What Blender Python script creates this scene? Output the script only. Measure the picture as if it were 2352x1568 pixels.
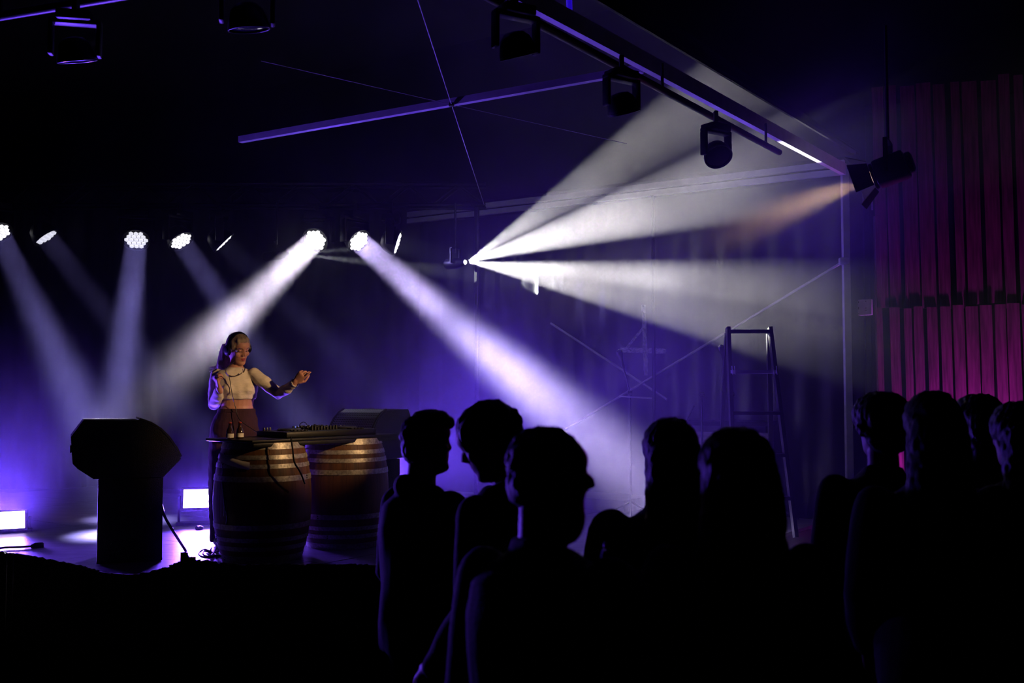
import bpy, bmesh, math, random
from mathutils import Vector, Matrix, Quaternion, noise

random.seed(7)
sc = bpy.context.scene
COL = sc.collection
for o in list(bpy.data.objects):
    bpy.data.objects.remove(o, do_unlink=True)

# ------------------------------------------------------------------ camera
W, H, FPX = 2352.0, 1568.0, 2287.0
CAM = Vector((0, 0, 1.70))
PITCH = math.atan2(110.0, FPX)
cd = bpy.data.cameras.new('camera')
cd.sensor_width = 36.0
cd.lens = 36.0 * FPX / W
cd.clip_start = 0.05
cd.clip_end = 200
cd.dof.use_dof = True
cd.dof.focus_distance = 7.7
cd.dof.aperture_fstop = 3.2
cam = bpy.data.objects.new('camera', cd)
COL.objects.link(cam)
cam.location = CAM
cam.rotation_euler = (math.pi / 2 + PITCH, 0, 0)
sc.camera = cam

# ------------------------------------------------------------------ night outside
world = bpy.data.worlds.new('night')
world.use_nodes = True
world.node_tree.nodes['Background'].inputs[0].default_value = (0.10, 0.09, 0.2, 1)
world.node_tree.nodes['Background'].inputs[1].default_value = 0.0006
sc.world = world

# ------------------------------------------------------------------ exposure
sc.view_settings.view_transform = 'Standard'
sc.view_settings.look = 'None'
sc.view_settings.gamma = 1.0
sc.view_settings.use_curve_mapping = False
sc.view_settings.exposure = 0.0
WASH, FAN, FLOOD, AMBER, MAGENTA = 14.5, 12500.0, 96.0, 820.0, 225.0   # lamp powers
HAZE_LO, HAZE_HI = 0.020, 0.120          # smoke density, thin and thick
cy = sc.cycles
cy.use_denoising = True
cy.use_adaptive_sampling = True
cy.adaptive_threshold = 0.12
cy.max_bounces = 3
cy.diffuse_bounces = 1
cy.glossy_bounces = 1
cy.transmission_bounces = 3
cy.transparent_max_bounces = 8
cy.volume_bounces = 0
cy.sample_clamp_indirect = 4.0
cy.sample_clamp_direct = 0.0
cy.caustics_reflective = False
cy.caustics_refractive = False
cy.use_light_tree = False

# ------------------------------------------------------------------ geometry helpers
F = Vector((0, math.cos(PITCH), math.sin(PITCH)))
UP = Vector((0, -math.sin(PITCH), math.cos(PITCH)))
RT = Vector((1, 0, 0))


def ray(px, py):
    return F * FPX + RT * (px - W / 2) + UP * (H / 2 - py)


def P(px, py, Y):
    d = ray(px, py)
    return CAM + d * (Y / d.y)


def Pz(px, py, z):
    d = ray(px, py)
    return CAM + d * ((z - CAM.z) / d.z)


def Pplane(px, py, p0, n):
    d = ray(px, py)
    return CAM + d * ((p0 - CAM).dot(n) / d.dot(n))


def link(o):
    COL.objects.link(o)
    return o


def tag(o, label=None, cat=None, group=None, kind=None):
    if label: o['label'] = label
    if cat: o['category'] = cat
    if group: o['group'] = group
    if kind: o['kind'] = kind
    return o


def thing(name, label, cat, loc=(0, 0, 0), rz=0.0, group=None):
    o = bpy.data.objects.new(name, None)
    o.empty_display_size = 0.1
    link(o)
    o.location = loc
    o.rotation_euler = (0, 0, rz)
    return tag(o, label, cat, group)


def frame_of(d, hint=Vector((0, 0, 1))):
    d = d.normalized()
    x = d.cross(hint)
    if x.length < 1e-4:
        x = d.cross(Vector((0, 1, 0)))
    x.normalize()
    y = x.cross(d).normalized()
    return x, y


class MB:
    def __init__(s):
        s.v = []
        s.f = []

    def add(s, vs, fs):
        n = len(s.v)
        s.v += [Vector(a) for a in vs]
        s.f += [tuple(i + n for i in q) for q in fs]
        return s

    def box(s, c, size, m=None):
        c = Vector(c)
        hx, hy, hz = size[0] / 2, size[1] / 2, size[2] / 2
        vs = [Vector((x, y, z)) for x in (-hx, hx) for y in (-hy, hy) for z in (-hz, hz)]
        if m: vs = [m @ a for a in vs]
        vs = [a + c for a in vs]
        return s.add(vs, [(0, 1, 3, 2), (4, 6, 7, 5), (0, 4, 5, 1), (2, 3, 7, 6), (0, 2, 6, 4), (1, 5, 7, 3)])

    def bbox(s, c, size, b=0.01, m=None):
        """box with chamfered edges"""
        hx, hy, hz = size[0] / 2, size[1] / 2, size[2] / 2
        bm = bmesh.new()
        bmesh.ops.create_cube(bm, size=1.0)
        for v in bm.verts:
            v.co = Vector((v.co.x * size[0], v.co.y * size[1], v.co.z * size[2]))
        bmesh.ops.bevel(bm, geom=bm.edges[:], offset=min(b, 0.45 * min(size)), segments=2, affect='EDGES', profile=0.5)
        bm.verts.index_update()
        vs = [(m @ v.co if m else v.co) + Vector(c) for v in bm.verts]
        fs = [tuple(v.index for v in f.verts) for f in bm.faces]
        bm.free()
        return s.add(vs, fs)

    def bar(s, a, b, w, h, hint=Vector((0, 0, 1))):
        """rectangular bar from a to b; w sideways, h along hint"""
        a, b = Vector(a), Vector(b)
        x, y = frame_of(b - a, hint)
        vs = []
        for p in (a, b):
            for sx, sy in ((-1, -1), (1, -1), (1, 1), (-1, 1)):
                vs.append(p + x * (sx * w / 2) + y * (sy * h / 2))
        return s.add(vs, [(0, 1, 2, 3), (7, 6, 5, 4), (0, 4, 5, 1), (1, 5, 6, 2), (2, 6, 7, 3), (3, 7, 4, 0)])

    def tube(s, pts, r, seg=10, cap=True, round_cap=False):
        pts = [Vector(p) for p in pts]
        n = len(pts)
        rs = list(r) if isinstance(r, (list, tuple)) else [r] * n
        if round_cap:
            d0 = (pts[0] - pts[1]).normalized()
            d1 = (pts[-1] - pts[-2]).normalized()
            npts, nr = [], []
            for a in (80, 55, 28):
                npts.append(pts[0] + d0 * rs[0] * math.sin(math.radians(a)))
                nr.append(rs[0] * math.cos(math.radians(a)))
            npts += pts
            nr += rs
            for a in (28, 55, 80):
                npts.append(pts[-1] + d1 * rs[-1] * math.sin(math.radians(a)))
                nr.append(rs[-1] * math.cos(math.radians(a)))
            pts, rs, n = npts, nr, len(npts)
        x = None
        vs = []
        for i, p in enumerate(pts):
            d = (pts[min(i + 1, n - 1)] - pts[max(i - 1, 0)])
            if d.length < 1e-9: d = Vector((0, 0, 1))
            d.normalize()
            if x is None:
                x, y = frame_of(d)
            else:
                x = (x - d * x.dot(d))
                if x.length < 1e-5: x, y = frame_of(d)
                x.normalize()
                y = x.cross(d)
            for k in range(seg):
                a = 2 * math.pi * k / seg
                vs.append(p + x * (rs[i] * math.cos(a)) + y * (rs[i] * math.sin(a)))
        fs = []
        for i in range(n - 1):
            for k in range(seg):
                k2 = (k + 1) % seg
                fs.append((i * seg + k, i * seg + k2, (i + 1) * seg + k2, (i + 1) * seg + k))
        if cap:
            fs.append(tuple(range(seg - 1, -1, -1)))
            fs.append(tuple((n - 1) * seg + k for k in range(seg)))
        return s.add(vs, fs)

    def rings(s, rings, cap=True):
        """loft through equal-length rings of points"""
        seg = len(rings[0])
        vs = [p for r in rings for p in r]
        fs = []
        for i in range(len(rings) - 1):
            for k in range(seg):
                k2 = (k + 1) % seg
                fs.append((i * seg + k, i * seg + k2, (i + 1) * seg + k2, (i + 1) * seg + k))
        if cap:
            fs.append(tuple(range(seg - 1, -1, -1)))
            fs.append(tuple((len(rings) - 1) * seg + k for k in range(seg)))
        return s.add(vs, fs)

    def lathe(s, prof, seg=24, c=(0, 0, 0), m=None, cap=True):
        c = Vector(c)
        rs = []
        for r, z in prof:
            ring = [Vector((r * math.cos(2 * math.pi * k / seg), r * math.sin(2 * math.pi * k / seg), z)) for k in range(seg)]
            rs.append([(m @ p if m else p) + c for p in ring])
        return s.rings(rs, cap)

    def ell(s, c, r, m=None, seg=16, n=10):
        c = Vector(c)
        rs = []
        for i in range(1, n):
            t = math.pi * i / n
            ring = []
            for k in range(seg):
                a = 2 * math.pi * k / seg
                p = Vector((r[0] * math.sin(t) * math.cos(a), r[1] * math.sin(t) * math.sin(a), -r[2] * math.cos(t)))
                ring.append((m @ p if m else p) + c)
            rs.append(ring)
        return s.rings(rs)

    def prism(s, prof, d, m=None, c=(0, 0, 0)):
        """profile [(x, z)] extruded from y = -d/2 to d/2"""
        c = Vector(c)
        n = len(prof)
        vs = []
        for y in (-d / 2, d / 2):
            for x, z in prof:
                p = Vector((x, y, z))
                vs.append((m @ p if m else p) + c)
        fs = [tuple(range(n)), tuple(range(2 * n - 1, n - 1, -1))]
        for k in range(n):
            k2 = (k + 1) % n
            fs.append((k, n + k, n + k2, k2))
        return s.add(vs, fs)

    def mesh(s, name, smooth=False, off=None):
        me = bpy.data.meshes.new(name)
        vs = [v - off for v in s.v] if off is not None else s.v
        me.from_pydata([tuple(v) for v in vs], [], s.f)
        bm = bmesh.new()
        bm.from_mesh(me)
        bmesh.ops.recalc_face_normals(bm, faces=bm.faces[:])
        bm.to_mesh(me)
        bm.free()
        if smooth == 'auto':
            me.polygons.foreach_set('use_smooth', [True] * len(me.polygons))
            me.set_sharp_from_angle(angle=math.radians(38))
        elif smooth:
            me.polygons.foreach_set('use_smooth', [True] * len(me.polygons))
        me.update()
        return me

    def build(s, name, mat, parent=None, smooth='auto', off=None):
        if off is None and parent is not None and parent.get('_off'):
            off = Vector(parent['_off'])
        me = s.mesh(name, smooth, off)
        if mat: me.materials.append(mat)
        o = bpy.data.objects.new(name, me)
        link(o)
        if parent is not None:
            o.parent = parent
        return o


def rotz(a): return Matrix.Rotation(a, 3, 'Z')
def rotx(a): return Matrix.Rotation(a, 3, 'X')
def roty(a): return Matrix.Rotation(a, 3, 'Y')


def wthing(name, label, cat, loc, group=None):
    """a thing whose parts are written in world coordinates"""
    o = thing(name, label, cat, loc, 0, group)
    o['_off'] = tuple(loc)
    return o


# ------------------------------------------------------------------ materials
MATS = {}


def mat(name, col, rough=0.6, metal=0.0, var=0.25, scale=8.0, bump=0.0, stretch=(1, 1, 1), spec=0.4, col2=None, bscale=None, detail=4):
    if name in MATS: return MATS[name]
    m = bpy.data.materials.new(name)
    m.use_nodes = True
    nt = m.node_tree
    b = nt.nodes['Principled BSDF']
    tc = nt.nodes.new('ShaderNodeTexCoord')
    mp = nt.nodes.new('ShaderNodeMapping')
    mp.inputs['Scale'].default_value = stretch
    nt.links.new(tc.outputs['Object'], mp.inputs['Vector'])
    nz = nt.nodes.new('ShaderNodeTexNoise')
    nz.inputs['Scale'].default_value = scale
    nz.inputs['Detail'].default_value = detail
    nt.links.new(mp.outputs[0], nz.inputs['Vector'])
    cr = nt.nodes.new('ShaderNodeValToRGB')
    c2 = col2 if col2 else tuple(min(1, c * (1 + var)) for c in col)
    c1 = tuple(c * (1 - var) for c in col)
    cr.color_ramp.elements[0].position = 0.3
    cr.color_ramp.elements[1].position = 0.7
    cr.color_ramp.elements[0].color = (*c1, 1)
    cr.color_ramp.elements[1].color = (*c2, 1)
    nt.links.new(nz.outputs['Fac'], cr.inputs['Fac'])
    nt.links.new(cr.outputs['Color'], b.inputs['Base Color'])
    b.inputs['Roughness'].default_value = rough
    b.inputs['Metallic'].default_value = metal
    b.inputs['Specular IOR Level'].default_value = spec
    if bump:
        bp = nt.nodes.new('ShaderNodeBump')
        bp.inputs['Strength'].default_value = bump
        bp.inputs['Distance'].default_value = 0.01
        if bscale:
            n2 = nt.nodes.new('ShaderNodeTexNoise')
            n2.inputs['Scale'].default_value = bscale
            nt.links.new(mp.outputs[0], n2.inputs['Vector'])
            nt.links.new(n2.outputs['Fac'], bp.inputs['Height'])
        else:
            nt.links.new(nz.outputs['Fac'], bp.inputs['Height'])
        nt.links.new(bp.outputs[0], b.inputs['Normal'])
    MATS[name] = m
    return m


def emit(name, col, strength, sample=False):
    if name in MATS: return MATS[name]
    m = bpy.data.materials.new(name)
    m.use_nodes = True
    nt = m.node_tree
    b = nt.nodes['Principled BSDF']
    b.inputs['Base Color'].default_value = (0.6, 0.6, 0.65, 1)
    b.inputs['Roughness'].default_value = 0.15
    b.inputs['Emission Color'].default_value = (*col, 1)
    b.inputs['Emission Strength'].default_value = strength
    m.cycles.emission_sampling = 'AUTO' if sample else 'NONE'
    MATS[name] = m
    return m


def light(kind, name, parent, energy, col, loc=(0, 0, 0), size=0.2, size_y=None, spread=None, cone=None, blend=0.15, rot=None, shape='DISK'):
    ld = bpy.data.lights.new(name, kind)
    ld.energy = energy
    ld.color = col
    if kind == 'AREA':
        ld.shape = shape
        ld.size = size
        if size_y: ld.size_y = size_y
        if spread: ld.spread = math.radians(spread)
    else:
        ld.shadow_soft_size = size
        if kind == 'SPOT':
            ld.spot_size = math.radians(cone)
            ld.spot_blend = blend
    o = bpy.data.objects.new(name, ld)
    link(o)
    o.parent = parent
    o.location = loc
    if rot is not None:
        o.rotation_mode = 'QUATERNION'
        o.rotation_quaternion = rot
    return o


def aim(d):
    """rotation that turns local -Z to d"""
    return Vector(d).normalized().to_track_quat('-Z', 'Y')


black_metal = mat('black_metal', (0.012, 0.012, 0.013), 0.45, 0.2, 0.3, 30, 0.05)
black_plastic = mat('black_plastic', (0.004, 0.004, 0.005), 0.45, 0, 0.3, 40, 0.05, spec=0.25)

# ================================================================== STRUCTURE
ZE = 3.75                                   # eave height
ZS = 0.50                                   # stage deck height
P1 = Pz(1940, 402, ZE)                      # corner post top
A1 = Pz(1180, 0, ZE)
B1 = Pz(1450, 457, ZE)
DV = (P1 - A1).normalized()                 # towards the back of the stage
DB = (B1 - P1).normalized()                 # along the side wall, going away to the left
NB = Vector((DB.y, -DB.x, 0))
U_ = Vector((0.804, -0.595, 0))             # along the stage front, left to right
V_ = Vector((0.595, 0.804, 0))              # from stage front to back
O_ = Vector((-3.23, 7.02, 0))


def S(u, v, z=0.0): return O_ + U_ * u + V_ * v + Vector((0, 0, z))
def Pw(px, py, off=0.0): return Pplane(px, py, P1 - NB * off, NB)


m_ground = mat('trodden_earth', (0.02, 0.018, 0.018), 0.95, 0, 0.4, 5, 0.4, bscale=40)
m_ply = mat('stage_plywood', (0.14, 0.13, 0.135), 0.40, 0, 0.35, 3.0, 0.35, stretch=(1, 6, 1), bscale=14, spec=0.6)
m_curtain = mat('black_molton', (0.012, 0.011, 0.014), 0.95, 0, 0.3, 6, 0.1)
m_sheet = mat('plastic_sheet', (0.014, 0.013, 0.017), 0.28, 0, 0.3, 1.6, 0.8, stretch=(4, 4, 0.5), bscale=2.0, spec=0.5)
m_canvas = mat('roof_canvas', (0.003, 0.003, 0.0045), 0.9, 0, 0.3, 2, 0.1)
m_alu = mat('anodised_frame', (0.60, 0.60, 0.62), 0.5, 0.1, 0.12, 10, 0.03)
m_red = mat('red_stained_wood', (0.22, 0.032, 0.115), 0.7, 0, 0.45, 4.0, 0.5, stretch=(9, 9, 0.7), bscale=5, detail=8)
m_rough = mat('weathered_board', (0.02, 0.018, 0.016), 0.9, 0, 0.4, 6, 0.4, stretch=(8, 8, 0.8))

# ground
g = MB().box((0, 14, -0.05), (60, 60, 0.1)).build('floor', m_ground)
tag(g, 'dark trodden ground in front of the stage', 'ground', kind='structure')

# stage deck of plywood sheets, in a rotated grid
deck = wthing('stage_deck', 'plywood stage deck lit violet under the performer', 'stage', tuple(S(0, 0, 0)))
frame = MB()
vs = [S(-8.0, 0.02, 0.02), S(3.62, 0.02, 0.02), S(3.62, 5.4, 0.02), S(-1.75, 5.4, 0.02), S(-8.0, 0.77, 0.02)]
frame.add(vs + [v + Vector((0, 0, ZS - 0.05)) for v in vs], [(0, 1, 2, 3, 4), (5, 6, 7, 8, 9)] + [(k_, (k_ + 1) % 5, (k_ + 1) % 5 + 5, k_ + 5) for k_ in range(5)])
frame.build('substructure', black_metal, deck)
k = 0
for i in range(-5, 3):
    for j in range(0, 5):
        u0, u1 = i * 1.6, i * 1.6 + 1.596
        v0, v1 = j * 1.08, j * 1.08 + 1.076
        u1 = min(u1, 3.62)
        if S((u0 + u1) / 2, (v0 + v1) / 2).y > 12.1: continue
        vs = [S(u0, v0), S(u1, v0), S(u1, v1), S(u0, v1)]
        dz = random.uniform(-0.001, 0.001)
        MB().add([v + Vector((0, 0, ZS - 0.028)) for v in vs] + [v + Vector((0, 0, ZS + dz)) for v in vs],
                 [(0, 1, 2, 3), (4, 5, 6, 7), (0, 1, 5, 4), (1, 2, 6, 5), (2, 3, 7, 6), (3, 0, 4, 7)]).build('deck_panel', m_ply, deck, smooth=False)

# curtain behind the rig and the plastic side wall
CY = 12.5
cb = MB()
n = 170
top, bot = [], []
for i in range(n + 1):
    x = -9.5 + 8.9 * i / n
    y = CY + 0.05 * math.sin(i * 1.15) + 0.025 * math.sin(i * 0.47 + 1)
    bot.append(Vector((x, y, ZS - 0.05)))
    top.append(Vector((x, y, 4.2)))
cb.add(bot + top, [(i, i + 1, n + 2 + i, n + 1 + i) for i in range(n)])
c = cb.build('wall_back', m_curtain, smooth=True)
tag(c, 'black pleated curtain hanging behind the light rig', 'curtain', kind='structure')

wb = MB()
n = 150
L = 5.2
lev = [ZS - 0.05, 0.9, 1.4, 1.9, 2.4, 2.9, 3.3, ZE]
for z in lev:
    for i in range(n + 1):
        t = L * i / n
        p = P1 + DB * t + NB * 0.10
        w = 0.012 * math.sin(t * 23 + z * 0.6) + 0.02 * noise.noise(Vector((t * 3.0, z * 0.5, 3.1))) + 0.012 * noise.noise(Vector((t * 14, z * 1.2, 0)))
        p = p + NB * w
        wb.add([(p.x, p.y, z)], [])
for r in range(len(lev) - 1):
    wb.f += [(r * (n + 1) + i, r * (n + 1) + i + 1, (r + 1) * (n + 1) + i + 1, (r + 1) * (n + 1) + i) for i in range(n)]
c = wb.build('wall_side', m_sheet, smooth=True)
tag(c, 'wrinkled grey plastic sheet forming the side wall of the stage tent', 'sheet', kind='structure')

# crinkled strips along a seam; the plastic's sparkle is put into their pale colour
m_sparkle = mat('sparkle_plastic', (0.45, 0.44, 0.47), 0.22, 0.3, 0.3, 30, 0.9, bscale=60, spec=0.8)
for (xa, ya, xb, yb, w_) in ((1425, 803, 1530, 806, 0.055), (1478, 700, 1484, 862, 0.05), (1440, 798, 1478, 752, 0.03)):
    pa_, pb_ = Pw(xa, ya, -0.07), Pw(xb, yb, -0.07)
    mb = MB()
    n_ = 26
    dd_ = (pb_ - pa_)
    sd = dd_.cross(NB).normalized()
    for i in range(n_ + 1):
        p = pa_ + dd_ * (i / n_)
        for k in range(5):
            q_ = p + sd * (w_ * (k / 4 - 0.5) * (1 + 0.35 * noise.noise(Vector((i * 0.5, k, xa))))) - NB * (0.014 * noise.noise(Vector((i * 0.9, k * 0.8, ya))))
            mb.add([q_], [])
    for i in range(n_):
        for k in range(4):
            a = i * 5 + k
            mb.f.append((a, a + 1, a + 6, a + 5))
    mb.build('sparkle_strip', m_sparkle, c, smooth=False)

# roof canvas, pitched up from the two eaves to a flat top
q = P1 + DV * 0.15 - DB * 0.10
r1 = q - DV * 7.5
rb = MB()
inn = 1.5
qi = q - DV * inn + DB * inn
r1i = r1 + DB * inn
bl, bli = q + DB * 14, q + DB * 14 - DV * inn
fl = r1 + DB * 14
Z0, Z1 = ZE + 0.22, ZE + 1.55
vs = [Vector((p.x, p.y, z)) for p, z in ((q, Z0), (bl, Z0), (r1, Z0), (qi, Z1), (bli, Z1), (r1i, Z1), (fl, Z1))]
fs = [(0, 1, 4, 3), (0, 3, 5, 2), (3, 4, 6, 5)]
nv = len(vs)
rb.add(vs + [v + Vector((0, 0, 0.02)) for v in vs], fs + [tuple(a + nv for a in f) for f in fs])
c = rb.build('ceiling', m_canvas, smooth=False)
tag(c, 'dark canvas roof of the stage tent', 'roof', kind='structure')

# tent frame
tf = wthing('tent_frame', 'pale aluminium tent frame with corner post, roof beams and crossed braces', 'frame', (P1.x, P1.y, ZS))
base = Vector((P1.x, P1.y, 0.0))
MB().bar(base, Vector((P1.x, P1.y, ZE + 0.05)), 0.062, 0.062, Vector((1, 0, 0))).build('post', m_alu, tf)
Aend = A1 - DV * 1.5
eb = MB().bar(P1 + Vector((0, 0, 0.05)), Aend + Vector((0, 0, 0.05)), 0.045, 0.11)
eb.build('eave_beam', m_alu, tf)
off = DV.cross(Vector((0, 0, 1))).normalized()
if off.x < 0: off = -off
MB().bar(P1 + off * 0.10 + Vector((0, 0, 0.20)), Aend + off * 0.10 + Vector((0, 0, 0.20)), 0.02, 0.03).build('keder_rail', black_metal, tf)
Bend = P1 + DB * 5.3
MB().bar(P1 + Vector((0, 0, 0.035)), Bend + Vector((0, 0, 0.035)), 0.05, 0.055).build('side_beam', m_alu, tf)
MB().bar(P1 + Vector((0, 0, 0.115)), Bend + Vector((0, 0, 0.115)), 0.05, 0.06).build('side_beam', m_alu, tf)
C0 = Pz(1475, 158, ZE + 0.02)
C1 = Pz(800, 277, ZE + 0.02)
DC = (C1 - C0).normalized()
MB().bar(C0, C0 + DC * 3.6, 0.045, 0.05).build('purlin', m_alu, tf)
# wire bracing in the roof
w0, w1, w2 = Pz(950, -30, ZE - 0.01), Pz(1037, 240, ZE - 0.01), Pz(1112, 470, ZE - 0.01)
MB().tube([w0, w1], 0.0032, 6).build('brace_wire', m_alu, tf)
MB().tube([w1, w2], 0.0032, 6).build('brace_wire', m_alu, tf)
MB().tube([Pz(600, 140, ZE - 0.01), w1], 0.0018, 6).build('brace_wire', m_alu, tf)
MB().tube([w1, Pz(1440, 330, ZE - 0.01)], 0.0018, 6).build('brace_wire', m_alu, tf)
MB().lathe([(0.018, -0.012), (0.022, 0), (0.018, 0.012)], 12, w1).build('wire_hub', black_metal, tf)
# crossed braces of the side wall
MB().tube([Pw(1938, 600, 0.0), Pw(1300, 985, 0.0)], 0.013, 8).build('wall_brace', m_alu, tf)
MB().tube([Pw(1265, 742, -0.03), Pw(1532, 917, -0.03)], 0.013, 8).build('wall_brace', m_alu, tf)
cl = Pw(1938, 600, 0.02)
MB().bbox(cl, (0.09, 0.06, 0.07), 0.012).build('brace_clamp', m_alu, tf)
pl = Pw(1500, 600, 0.05)
MB().tube([(pl.x, pl.y, ZS), (pl.x, pl.y, ZE)], 0.019, 8).build('intermediate_post', black_metal, tf)

# ------------------------------------------------------------------ red plank wall
R0 = P(2010, 700, 10.7)
R1 = P(2352, 697, 10.25)
DR = (R1 - R0)
DR.z = 0
pxw = 342.0
DR = DR / pxw                               # metres per photo pixel along the wall
NR = Vector((DR.y, -DR.x, 0)).normalized()
wr = wthing('wall_right', 'tall wall of rough red planks glowing magenta from below', 'wall', (R0.x, R0.y, 0))
wr['kind'] = 'structure'
ztop = P(2150, 188, 10.5).z
zmid = P(2150, 700, 10.5).z
MB().bar(Vector((R0.x, R0.y, 2.4)) - NR * 0.09 - DR * 16, Vector((R0.x, R0.y, 2.4)) - NR * 0.09 + DR * 560, 0.05, 4.8).build('backing_wall', black_metal, wr)


def plank(x0, x1, z0, z1, out, tilt=0.0, th=0.022):
    mb = MB()
    a = Vector((R0.x, R0.y, 0)) + DR * x0 + NR * out
    b = Vector((R0.x, R0.y, 0)) + DR * x1 + NR * out
    n = 7
    ring = []
    for i in range(n):
        t = i / (n - 1)
        z = z0 + (z1 - z0) * t
        sh = DR * (tilt * (1 - t))
        wob0 = DR * (1.2 * noise.noise(Vector((x0, z * 1.6, 0))))
        wob1 = DR * (1.2 * noise.noise(Vector((x1, z * 1.6, 5))))
        bow = NR * (0.012 * noise.noise(Vector((x0 * 0.7, z * 0.8, 9))))
        ring.append([a + sh + wob0 + bow + Vector((0, 0, z)), b + sh + wob1 + bow + Vector((0, 0, z)),
                     b + sh + wob1 + bow - NR * th + Vector((0, 0, z)), a + sh + wob0 + bow - NR * th + Vector((0, 0, z))])
    mb.rings(ring)
    return mb.build('plank', m_red, wr, smooth=False)


low = [(3, 17), (34, 58), (68, 86), (91, 113), (122, 146), (153, 177), (182, 207), (211, 239), (243, 270), (277, 301), (304, 332), (337, 366), (371, 396), (402, 430), (436, 462), (468, 494)]
for x0, x1 in low:
    plank(x0, x1, 0.05, zmid - 0.01 + random.uniform(-0.02, 0.01), random.uniform(-0.004, 0.006), tilt=6)
x = 1.0
while x < 500:
    w = random.choice([20, 24, 27, 34])
    plank(x, x + w, zmid - 0.02 + random.uniform(-0.03, 0.03), ztop + random.uniform(-0.04, 0.04), -0.024 + random.uniform(-0.004, 0.002), tilt=5)
    x += w + random.choice([4, 6, 10, 14])

# ------------------------------------------------------------------ haze filling the tent
hq = [S(-8.2, 0.05), S(5.9, 0.05), S(5.9, 7.6), S(-8.2, 7.6)]
hz = MB().add([q_ + Vector((0, 0, 0.05)) for q_ in hq] + [q_ + Vector((0, 0, 5.2)) for q_ in hq],
              [(0, 1, 2, 3), (4, 5, 6, 7), (0, 1, 5, 4), (1, 2, 6, 5), (2, 3, 7, 6), (3, 0, 4, 7)]).build('smoke', None, None, smooth=False)
tag(hz, 'drifting violet stage smoke filling the tent', 'smoke', kind='stuff')
hm = bpy.data.materials.new('stage_smoke')
hm.use_nodes = True
nt = hm.node_tree
nt.nodes.clear()
out = nt.nodes.new('ShaderNodeOutputMaterial')
vol = nt.nodes.new('ShaderNodeVolumeScatter')
vol.inputs['Color'].default_value = (0.93, 0.92, 1.0, 1)
vol.inputs['Anisotropy'].default_value = 0.25
tc = nt.nodes.new('ShaderNodeTexCoord')
nz = nt.nodes.new('ShaderNodeTexNoise')
nz.inputs['Scale'].default_value = 0.85
nz.inputs['Detail'].default_value = 2.2
nt.links.new(tc.outputs['Object'], nz.inputs['Vector'])
mr = nt.nodes.new('ShaderNodeMapRange')
mr.inputs['From Min'].default_value = 0.40
mr.inputs['From Max'].default_value = 0.62
mr.inputs['To Min'].default_value = HAZE_LO
mr.inputs['To Max'].default_value = HAZE_HI
nt.links.new(nz.outputs['Fac'], mr.inputs['Value'])
sx = nt.nodes.new('ShaderNodeSeparateXYZ')
nt.links.new(tc.outputs['Object'], sx.inputs[0])
mh = nt.nodes.new('ShaderNodeMapRange')           # smoke lies heavier near the deck
mh.inputs['From Min'].default_value = 1.9
mh.inputs['From Max'].default_value = 3.7
mh.inputs['To Min'].default_value = 1.0
mh.inputs['To Max'].default_value = 0.45
nt.links.new(sx.outputs['Z'], mh.inputs['Value'])
ml = nt.nodes.new('ShaderNodeMath')
ml.operation = 'MULTIPLY'
nt.links.new(mr.outputs['Result'], ml.inputs[0])
nt.links.new(mh.outputs['Result'], ml.inputs[1])


def fall(vec, a, b, ta, tb):
    dp = nt.nodes.new('ShaderNodeVectorMath')
    dp.operation = 'DOT_PRODUCT'
    dp.inputs[1].default_value = vec
    nt.links.new(tc.outputs['Object'], dp.inputs[0])
    m_ = nt.nodes.new('ShaderNodeMapRange')
    m_.inputs['From Min'].default_value = a
    m_.inputs['From Max'].default_value = b
    m_.inputs['To Min'].default_value = ta
    m_.inputs['To Max'].default_value = tb
    nt.links.new(dp.outputs['Value'], m_.inputs['Value'])
    return m_.outputs['Result']


# smoke thins out in front of the stage and past the tent corner
v0 = O_.dot(V_)
last = ml.outputs[0]
for sock in (fall(tuple(V_), v0 + 1.2, v0 + 2.6, 0.02, 1.0), fall((1, 0, 0), 1.3, 3.0, 1.0, 0.012)):
    m2 = nt.nodes.new('ShaderNodeMath')
    m2.operation = 'MULTIPLY'
    nt.links.new(last, m2.inputs[0])
    nt.links.new(sock, m2.inputs[1])
    last = m2.outputs[0]
# denser smoke puffs added to brighten the lilac beam, left flood and theatre spotlight
for cpt, rad, k_ in ((P(1240, 930, 9.6), 1.4, 0.13), (P(40, 1000, 8.9), 1.5, 0.12), (P(1900, 445, 5.7), 0.85, 0.30)):
    ds = nt.nodes.new('ShaderNodeVectorMath')
    ds.operation = 'DISTANCE'
    ds.inputs[1].default_value = tuple(cpt)
    nt.links.new(tc.outputs['Object'], ds.inputs[0])
    m_ = nt.nodes.new('ShaderNodeMapRange')
    m_.interpolation_type = 'SMOOTHSTEP'
    m_.inputs['From Min'].default_value = 0.0
    m_.inputs['From Max'].default_value = rad
    m_.inputs['To Min'].default_value = k_ * 2
    m_.inputs['To Max'].default_value = 0.0
    nt.links.new(ds.outputs['Value'], m_.inputs['Value'])
    m2 = nt.nodes.new('ShaderNodeMath')
    m2.operation = 'MULTIPLY_ADD'
    nt.links.new(nz.outputs['Fac'], m2.inputs[0])
    nt.links.new(m_.outputs['Result'], m2.inputs[1])
    nt.links.new(last, m2.inputs[2])
    last = m2.outputs[0]
nt.links.new(last, vol.inputs['Density'])
nt.links.new(vol.outputs[0], out.inputs['Volume'])
hz.data.materials.append(hm)
hm.cycles.volume_step_rate = 1.0

# ================================================================== LIGHT RIG
m_lensrim = mat('lamp_bezel', (0.05, 0.05, 0.055), 0.3, 0.5, 0.2, 20)
m_glass_dark = mat('dark_lens', (0.02, 0.02, 0.03), 0.08, 0.0, 0.1, 4, spec=0.8)

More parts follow.
